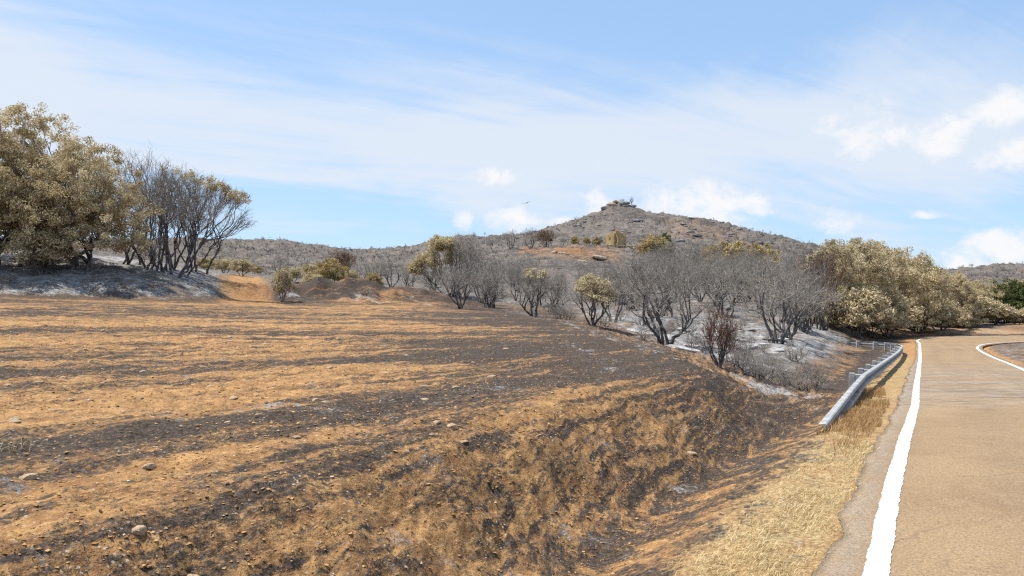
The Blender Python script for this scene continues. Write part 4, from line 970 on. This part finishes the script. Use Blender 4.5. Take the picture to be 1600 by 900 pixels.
for (px, Y, sx, sz, lab) in ((946, 432, 6, 3.4, 'leftmost overhanging block of the summit outcrop'), (955, 434, 6, 3.6, 'tan block of the summit outcrop next to its left end'), (966, 435, 6, 3.4, 'middle block of the summit outcrop'), (976, 436, 6, 3.2, 'summit block under the lone snag'), (986, 438, 6, 2.8, 'right end block of the summit outcrop')):
    rock(RT if px in (955, 966) else RD, (px - 800) / F * Y, Y, sx, sx * 0.8, sz * 1.6, lab, gsu, 'boulder', 'rock', rz=0.1, sink=0.1)

# ------------------------------------------------------------------ ruined house
def build_ruin():
    Y = 231.0; X = (962 - 800) / F * Y; z = gz(X, Y) - 0.3
    root = link('ruined_house', None); root.location = (X, Y, z); root.rotation_euler = (0, 0, math.radians(35)); root.scale = (0.94, 0.94, 0.94)
    tag(root, 'roofless ochre stone house ruin on the hillside', 'ruin')
    rg = np.random.default_rng(71)
    def wall(name, p0, p1, hfun, th=0.5, holes=()):
        n = 30; V = []; Fc = []; p0 = np.array(p0, float); p1 = np.array(p1, float); d = (p1 - p0); L = np.linalg.norm(d); d /= L; nn = np.array([-d[1], d[0]]) * th / 2
        cut = sorted({0, L} | {h for o in holes for h in o[:2]} | set(np.linspace(0, L, n)))
        jag = {c: hfun(c / L) + rg.uniform(-0.30, 0.12) for c in cut}
        def block(a, b, z0a, z0b, z1a, z1b, e0=True, e1=True):
            i = len(V)
            for q, zb, zt in ((a, z0a, z1a), (b, z0b, z1b)):
                for sgn in (1, -1):
                    P = p0 + d * q + nn * sgn; V.append((P[0], P[1], zb)); V.append((P[0], P[1], zt))
            for f in ((0, 4, 5, 1), (2, 3, 7, 6), (1, 5, 7, 3), (0, 2, 6, 4)) + (((0, 1, 3, 2),) if e0 else ()) + (((4, 6, 7, 5),) if e1 else ()): Fc.append([i + k for k in f])
        for a, b in zip(cut[:-1], cut[1:]):
            h = [o for o in holes if o[0] <= a + 1e-6 and b <= o[1] + 1e-6]
            if h:
                o = h[0]
                if o[2] > 0: block(a, b, -1.5, -1.5, o[2], o[2])
                block(a, b, o[3], o[3], max(jag[a], o[3] + .1), max(jag[b], o[3] + .1))
            else: block(a, b, -1.5, -1.5, jag[a], jag[b], a < 1e-6 or any(abs(a - o[1]) < 1e-6 for o in holes), b > L - 1e-6 or any(abs(b - o[0]) < 1e-6 for o in holes))
        return link(name, mesh_np(name, V, Fc, M['ruin']), root)
    w_, l_ = 4.4, 3.8
    wall('wall', (-w_ / 2, -l_ / 2), (-w_ / 2, l_ / 2), lambda t: 3.7 - 0.9 * max(0, t - 0.55), holes=((1.5, 2.1, 1.5, 2.4),))
    wall('gable_wall', (-w_ / 2 + .3, -l_ / 2), (w_ / 2 - .3, -l_ / 2), lambda t: 4.4 if t < 0.3 else 4.5 - 2.2 * (t - 0.3), holes=((0.25, 0.95, 0.0, 3.3), (2.0, 2.6, 1.7, 2.5)))
    wall('wall', (w_ / 2, -l_ / 2), (w_ / 2, l_ / 2), lambda t: 3.6 - 1.2 * t)
    wall('rear_wall', (-w_ / 2 + .3, l_ / 2), (w_ / 2 - .3, l_ / 2), lambda t: 3.4)
    Y2 = 225.0; X2 = (950 - 800) / F * Y2
    lw = link('low_stone_wall', None); lw.location = (X2, Y2, gz(X2, Y2)); tag(lw, 'low ochre stone wall in front of the ruin', 'wall')
    for k in range(26):
        o = link('stone', RT[k % 4], lw); o.location = (k * 0.33 - 1.0, 0.05 * math.sin(k * 5), gz(X2 + k * 0.33 - 1.0, Y2) - lw.location.z + 0.25 + 0.45 * (k % 2)); o.scale = (0.8, 0.7, 0.9); o.rotation_euler = (0, 0, k)
build_ruin()

# ------------------------------------------------------------------ crash barrier
def build_barrier():
    root = link('guardrail', None); root.location = (9.4, 21.6, gz(9.4, 21.6))
    tag(root, 'galvanised crash barrier with sloping end beside the road', 'guardrail')
    B0 = np.array(root.location)
    pts = [(9.45, 21.6), (12.7, 27.8), (16.0, 34.0), (19.3, 40.2), (22.2, 45.8), (23.9, 49.2), (24.75, 51.6), (25.1, 53.6), (24.95, 55.2), (24.5, 56.4), (24.0, 57.4)]
    C = catmull(pts, 10)
    prof = np.array([(0.0, 0.155), (0.10, 0.150), (0.118, 0.132), (0.118, 0.062), (0.015, 0.030), (0.015, -0.030), (0.118, -0.062), (0.118, -0.132), (0.10, -0.150), (0.0, -0.155)])
    inner = prof - np.array([0.006, 0]) ; inner[:, 1] *= 0.985
    def top(x, y): return road_z(y) + 0.50 - 0.155
    def sweep(name, path, zc, roll=None):
        path = np.asarray(path); T = np.gradient(path, axis=0); T /= np.linalg.norm(T, axis=1, keepdims=True)
        rt_ = np.stack([T[:, 1], -T[:, 0]], -1)               # towards the road
        ring = np.vstack([prof, inner[::-1]]); k = len(ring); V = []
        for i, (p, r_, z_) in enumerate(zip(path, rt_, zc)):
            a_ = 0.0 if roll is None else roll[i]; ca, sa = math.cos(a_), math.sin(a_)
            for (u, v) in ring:
                u, v = u * ca - v * sa, u * sa + v * ca; V.append((p[0] + r_[0] * u, p[1] + r_[1] * u, z_ + v))
        n = len(path); idx = np.arange(n * k).reshape(n, k); nx = np.roll(idx, -1, 1)
        q = np.stack([idx[:-1], idx[1:], nx[1:], nx[:-1]], -1).reshape(-1, 4)
        V = np.array(V) - B0
        return link(name, mesh_np(name, V, q, M['steel']), root)
    # 4.3 m beam lengths that overlap at the posts
    d = resample(C, 1); tot = d[-1]; a = 0.0
    while a < tot - 0.5:
        b = min(a + 6.4, tot); sv = np.linspace(a, b + (0.0 if b >= tot else 0.12), 24)
        x, y, _, _ = path_frame(C, sv); x = np.interp(sv, d, C[:, 0]); y = np.interp(sv, d, C[:, 1])
        sweep('beam', np.stack([x, y], -1), top(x, y) + 0.002 * (int(a / 6.4) % 2)); a = b
    ends = np.linspace(0, 1, 24)[:, None]; A = np.array([5.08, 13.2]); Bp = np.array(pts[0])
    path = Bp + (A - Bp) * ends[::-1]; zg = gz(A[0], A[1]) - 0.02
    z0 = zg + 0.02; z1 = top(*Bp); f = ends[::-1][:, 0]
    sweep('sloping_end', path, z1 + (z0 - z1) * f, 0.12 * sstep(0.0, 0.4, f))
    def box(name, c, ax, hx, hy, z0_, z1_, mat, parent):
        ax = np.array(ax) / np.hypot(*ax); ay = np.array([-ax[1], ax[0]]); V = []
        for z_ in (z0_, z1_):
            for sx, sy in ((-1, -1), (1, -1), (1, 1), (-1, 1)):
                p = np.array(c) + ax * hx * sx + ay * hy * sy; V.append((p[0] - B0[0], p[1] - B0[1], z_ - B0[2]))
        Fq = [(3, 2, 1, 0), (4, 5, 6, 7), (0, 1, 5, 4), (1, 2, 6, 5), (2, 3, 7, 6), (3, 0, 4, 7)]
        o = link(name, mesh_np(name, V, Fq, mat), parent)
        bv = o.modifiers.new('edge', 'BEVEL'); bv.width = 0.008; bv.segments = 1
        return o
    sv = list(np.arange(0.25, 32, 3.2)) + [33.5, 35.2, 36.9, 38.6, tot - 0.25]
    for s_ in sv:
        if s_ > tot: continue
        x, y, tx, ty = path_frame(C, np.array([s_])); x, y, tx, ty = x[0], y[0], tx[0], ty[0]; nx_, ny_ = -ty, tx
        c = (x + nx_ * 0.27, y + ny_ * 0.27); zt = float(top(x, y)) + 0.16; zb = gz(*c) - 0.3
        p = box('post', c, (tx, ty), 0.05, 0.075, zb, zt, M['post'], root)
        box('spacer', (x + nx_ * 0.10, y + ny_ * 0.10), (tx, ty), 0.045, 0.094, zt - 0.27, zt - 0.03, M['post'], p)
    x, y, tx, ty = [v[0] for v in path_frame(C, np.array([0.12]))]
    c = (x - ty * 0.045, y + tx * 0.045); box('post', c, (tx, ty), 0.06, 0.04, gz(*c) - 0.3, float(top(x, y)) + 0.05, M['post'], root)
build_barrier()

# ------------------------------------------------------------------ grass, stubble, clods
def blades(name, X, Y, h, wd, mat, lean, leand, tint, label, cat, curvy=0.35, dz=0.0):
    n = len(X); z = land(X, Y)['z'] - 0.012 + dz
    a = rng.uniform(0, 6.28, n); s_ = np.stack([np.cos(a), np.sin(a), 0 * a], -1) * (wd * rng.uniform(0.6, 1.2, n))[:, None]
    ld = np.stack([leand[0] + rng.normal(0, 0.8, n), leand[1] + rng.normal(0, 0.8, n), 0 * a], -1); ld /= np.linalg.norm(ld, axis=1, keepdims=True)
    ln = (lean * rng.uniform(0.4, 1.4, n))[:, None]; up = np.array([0, 0, 1.0])
    B = np.stack([X, Y, z], -1); hh = h[:, None]
    m_ = B + hh * (0.55 * up + 0.45 * ln * ld); t_ = B + hh * (np.maximum(1 - curvy * ln, 0.12) * up + 1.15 * ln * ld)
    V = np.stack([B - s_, B + s_, m_ + s_ * 0.7, m_ - s_ * 0.7, t_], 1).reshape(-1, 3); i = np.arange(n)[:, None] * 5
    Fc = np.concatenate([i + [0, 1, 2], i + [0, 2, 3], i + [3, 2, 4]])
    me = mesh_np(name, V, Fc, mat, False, dict(tint=np.repeat(np.clip(tint, 0, 1), 5)))
    return tag(link(name, me), label, cat, None, 'stuff')
def strip(n, y0, y1, t0, t1, bias=1.0):
    sv = 22.6 + y0 / 0.886 + (y1 - y0) / 0.886 * rng.uniform(0, 1, n) ** bias
    x, y, tx, ty = path_frame(L_C, sv); off = rng.uniform(t0, t1, n)
    return x - ty * off, y + tx * off, off
# pale trampled straw on the verge
X, Y, off = strip(100000, -1.5, 12.4, 0.22, 1.7, 1.1)
edge_in = 0.33 + 0.26 * fbm(X * 1.1, Y * 1.1, 4, 201) + 0.10 * rng.normal(0, 1, len(X)); edge_out = 1.12 - 0.02 * (Y - 4) + 0.40 * fbm(X * 0.8, Y * 0.8, 3, 603) + 0.14 * rng.normal(0, 1, len(X))
dens = 0.34 + 1.2 * fbm(X * 2.6, Y * 2.6, 4, 605)
k = (off > edge_in) & (off < edge_out) & (rng.uniform(size=len(X)) < dens)
X, Y = X[k], Y[k]
blades('dry_grass', X, Y, rng.uniform(0.025, 0.085, len(X)), 0.0036, M['straw'], 0.95, (0.9, -0.25), rng.normal(0.58, 0.2, len(X)), 'pale trampled dry grass on the road verge', 'grass')
# rust coloured grass round the foot of the barrier
X, Y, off = strip(30000, 9.6, 22.5, 0.42, 1.6)
k = (off < 0.85 + 0.55 * sstep(11, 14.5, Y) + 0.2 * fbm(X, Y, 3, 607)) & (rng.uniform(size=len(X)) < (0.55 + 0.9 * fbm(X * 1.6, Y * 1.6, 3, 609)) * sstep(9.6, 14.0, Y)) & (off > 0.5 + 0.12 * fbm(X * 2, Y * 2, 3, 611) + 0.3 * sstep(17, 22, Y))
X, Y = X[k], Y[k]
blades('rust_grass', X, Y, rng.uniform(0.05, 0.19, len(X)), 0.0045, M['straw_brown'], 0.45, (0.5, -0.3), rng.normal(0.62, 0.22, len(X)), 'rust coloured dry grass at the foot of the barrier', 'grass')
# charred tufts on bank and ditch
def tufts(n, blades_per, test, hr, wd):
    cx = []; 
    sv = rng.uniform(18, 46, n); x, y, tx, ty = path_frame(L_C, sv); off = rng.uniform(1.4, 9.5, n)
    x, y = x - ty * off, y + tx * off
    k = test(x, y, off); x, y = x[k], y[k]; m = len(x); sp = rng.uniform(0.03, 0.11, m)
    X = np.repeat(x, blades_per) + rng.normal(0, 1, m * blades_per) * np.repeat(sp, blades_per); Y = np.repeat(y, blades_per) + rng.normal(0, 1, m * blades_per) * np.repeat(sp, blades_per)
    h = np.repeat(rng.uniform(*hr, m), blades_per) * rng.uniform(0.4, 1.1, m * blades_per)
    return X, Y, h
def on_bank(x, y, off):
    D = land(x, y); pch = fbm(x * 0.8, y * 0.8, 3, 621)
    return ((D['bank'] > 0.15) & (pch > rng.uniform(-0.45, 0.5, len(x)))) | ((off < 3.2) & (off > 1.9) & (pch > rng.uniform(-0.1, 0.9, len(x))))
X, Y, h = tufts(7500, 12, on_bank, (0.02, 0.075), 0.004)
blades('charred_stubble', X, Y, h, 0.0026, M['soot'], 0.8, (0.3, -0.3), rng.beta(1.3, 2.4, len(X)), 'charred grass stubble on the bank and ditch', 'stubble')
# one dry tuft that survived, in the near field
def tuft(px, py, hgt, nb, label, spread=0.06):
    x0, y0 = field_at(px, py); z0 = gz(x0, y0)
    r = np.random.default_rng(px); V = []; Fc = []; tint = []
    for i in range(nb):
        a = r.uniform(0, 6.28); b = np.array([r.normal(0, spread), r.normal(0, spread * 0.6), -0.02]); d = np.array([r.normal(0.05, 0.36), r.normal(0, 0.3), 1]); d /= np.linalg.norm(d)
        hh = hgt * r.uniform(0.5, 1.1); s_ = np.array([math.cos(a), math.sin(a), 0]) * 0.0028; bend = np.array([r.normal(0.1, 0.2), r.normal(0, .1), -0.1]) * hh
        k = len(V); V += [b - s_, b + s_, b + d * hh * .55 + s_, b + d * hh * .55 - s_, b + d * hh + bend]; Fc += [[k, k + 1, k + 2], [k, k + 2, k + 3], [k + 3, k + 2, k + 4]]; tint += [np.clip(r.normal(0.62, 0.2), 0, 1)] * 5
    o = link('dry_grass_tuft', mesh_np('dry_grass_tuft', V, Fc, M['straw'], False, dict(tint=np.array(tint)))); o.location = (x0, y0, z0)
    tag(o, label, 'grass tuft')
tuft(530, 838, 0.24, 90, 'dry straw tuft standing in the near burnt soil')
tuft(22, 700, 0.22, 26, 'thin dry stalks at the left edge of the dark strip', 0.1)
tuft(350, 690, 0.2, 8, 'few thin dry stalks in the left field', 0.08)
tuft(1000, 560, 0.2, 12, 'thin stalks near the gully lip', 0.08)

def build_clods():
    n = 46000
    r = np.exp(rng.uniform(math.log(3.2), math.log(26), n)); a = np.radians(rng.uniform(-36, 24, n)); X = r * np.sin(a); Y = r * np.cos(a)
    D = land(X, Y); k = (D['tL'] > 2.0) & ((D['fw'] > 0.02) | (D['tL'] < 4.2)) & (D['s'] < 24) & (fbm(X * .9, Y * .9, 3, 641) > rng.uniform(-0.8, 0.4, n) - 0.3 * D['bank'])
    X, Y, z = X[k], Y[k], D['z'][k]; n = len(X)
    s_ = (0.007 + 0.019 * rng.uniform(size=n) ** 5) * (0.75 + np.hypot(X, Y) / 26) * 0.75
    base = np.array([(1, 0, 0), (-1, 0, 0), (0, 1, 0), (0, -1, 0), (0, 0, 0.55), (0, 0, -0.6)], float)
    J = base[None] * rng.uniform(0.6, 1.35, (n, 6, 1)) + rng.normal(0, 0.16, (n, 6, 3)); an = rng.uniform(0, 6.28, n); c, s2 = np.cos(an), np.sin(an)
    x = J[..., 0] * c[:, None] - J[..., 1] * s2[:, None]; y = J[..., 0] * s2[:, None] + J[..., 1] * c[:, None]
    V = np.stack([x, y, J[..., 2]], -1) * s_[:, None, None] + np.stack([X, Y, z + s_ * 0.25], -1)[:, None]
    fc = np.array([(0, 2, 4), (2, 1, 4), (1, 3, 4), (3, 0, 4), (2, 0, 5), (1, 2, 5), (3, 1, 5), (0, 3, 5)])
    Fc = (fc[None] + (np.arange(n) * 6)[:, None, None]).reshape(-1, 3)
    tn = np.clip(rng.normal(0.42, 0.22, n), 0, 0.8); tn[rng.uniform(size=n) < 0.03] = 0.97
    tag(link('soil_clods', mesh_np('soil_clods', V.reshape(-1, 3), Fc, M['clod'], False, dict(tint=np.repeat(tn, 6)))), 'crumbled clods and chips of ochre soil', 'soil', None, 'stuff')
build_clods()

# ------------------------------------------------------------------ bird
def build_bird():
    p = at(823, 317, 150); root = link('bird', None); root.location = p; root.rotation_euler = (0, math.radians(-22), math.radians(25))
    tag(root, 'dark bird gliding in the sky left of the hilltop', 'bird')
    t = Tubes(); t.add([(0, -0.30, 0), (0, -0.2, 0), (0, 0.0, 0.0), (0, 0.2, 0.0), (0, 0.32, 0.02)], [0.02, 0.07, 0.09, 0.06, 0.02], 8)
    link('body', t.mesh('body', M['bird']), root)
    for sg in (-1, 1):
        V = [(0.05 * sg, 0.12, 0.03), (0.05 * sg, -0.12, 0.03), (0.42 * sg, 0.16, 0.11), (0.42 * sg, -0.10, 0.11), (0.85 * sg, 0.02, 0.05), (0.85 * sg, -0.08, 0.05)]
        V += [(a, b, c - 0.025) for a, b, c in V]
        Fc = [(0, 1, 3, 2), (2, 3, 5, 4), (6, 8, 9, 7), (8, 10, 11, 9), (0, 2, 8, 6), (2, 4, 10, 8), (1, 7, 9, 3), (3, 9, 11, 5), (4, 5, 11, 10), (0, 6, 7, 1)]
        link('wing', mesh_np('wing', V, Fc, M['bird']), root)
    V = [(-0.03, -0.26, 0), (0.03, -0.26, 0), (0.13, -0.52, 0), (-0.13, -0.52, 0)]; V += [(a, b, -0.02) for a, b, c in V]
    link('tail', mesh_np('tail', V, [(0, 3, 2, 1), (4, 5, 6, 7), (0, 1, 5, 4), (1, 2, 6, 5), (2, 3, 7, 6), (3, 0, 4, 7)], M['bird']), root)
build_bird()
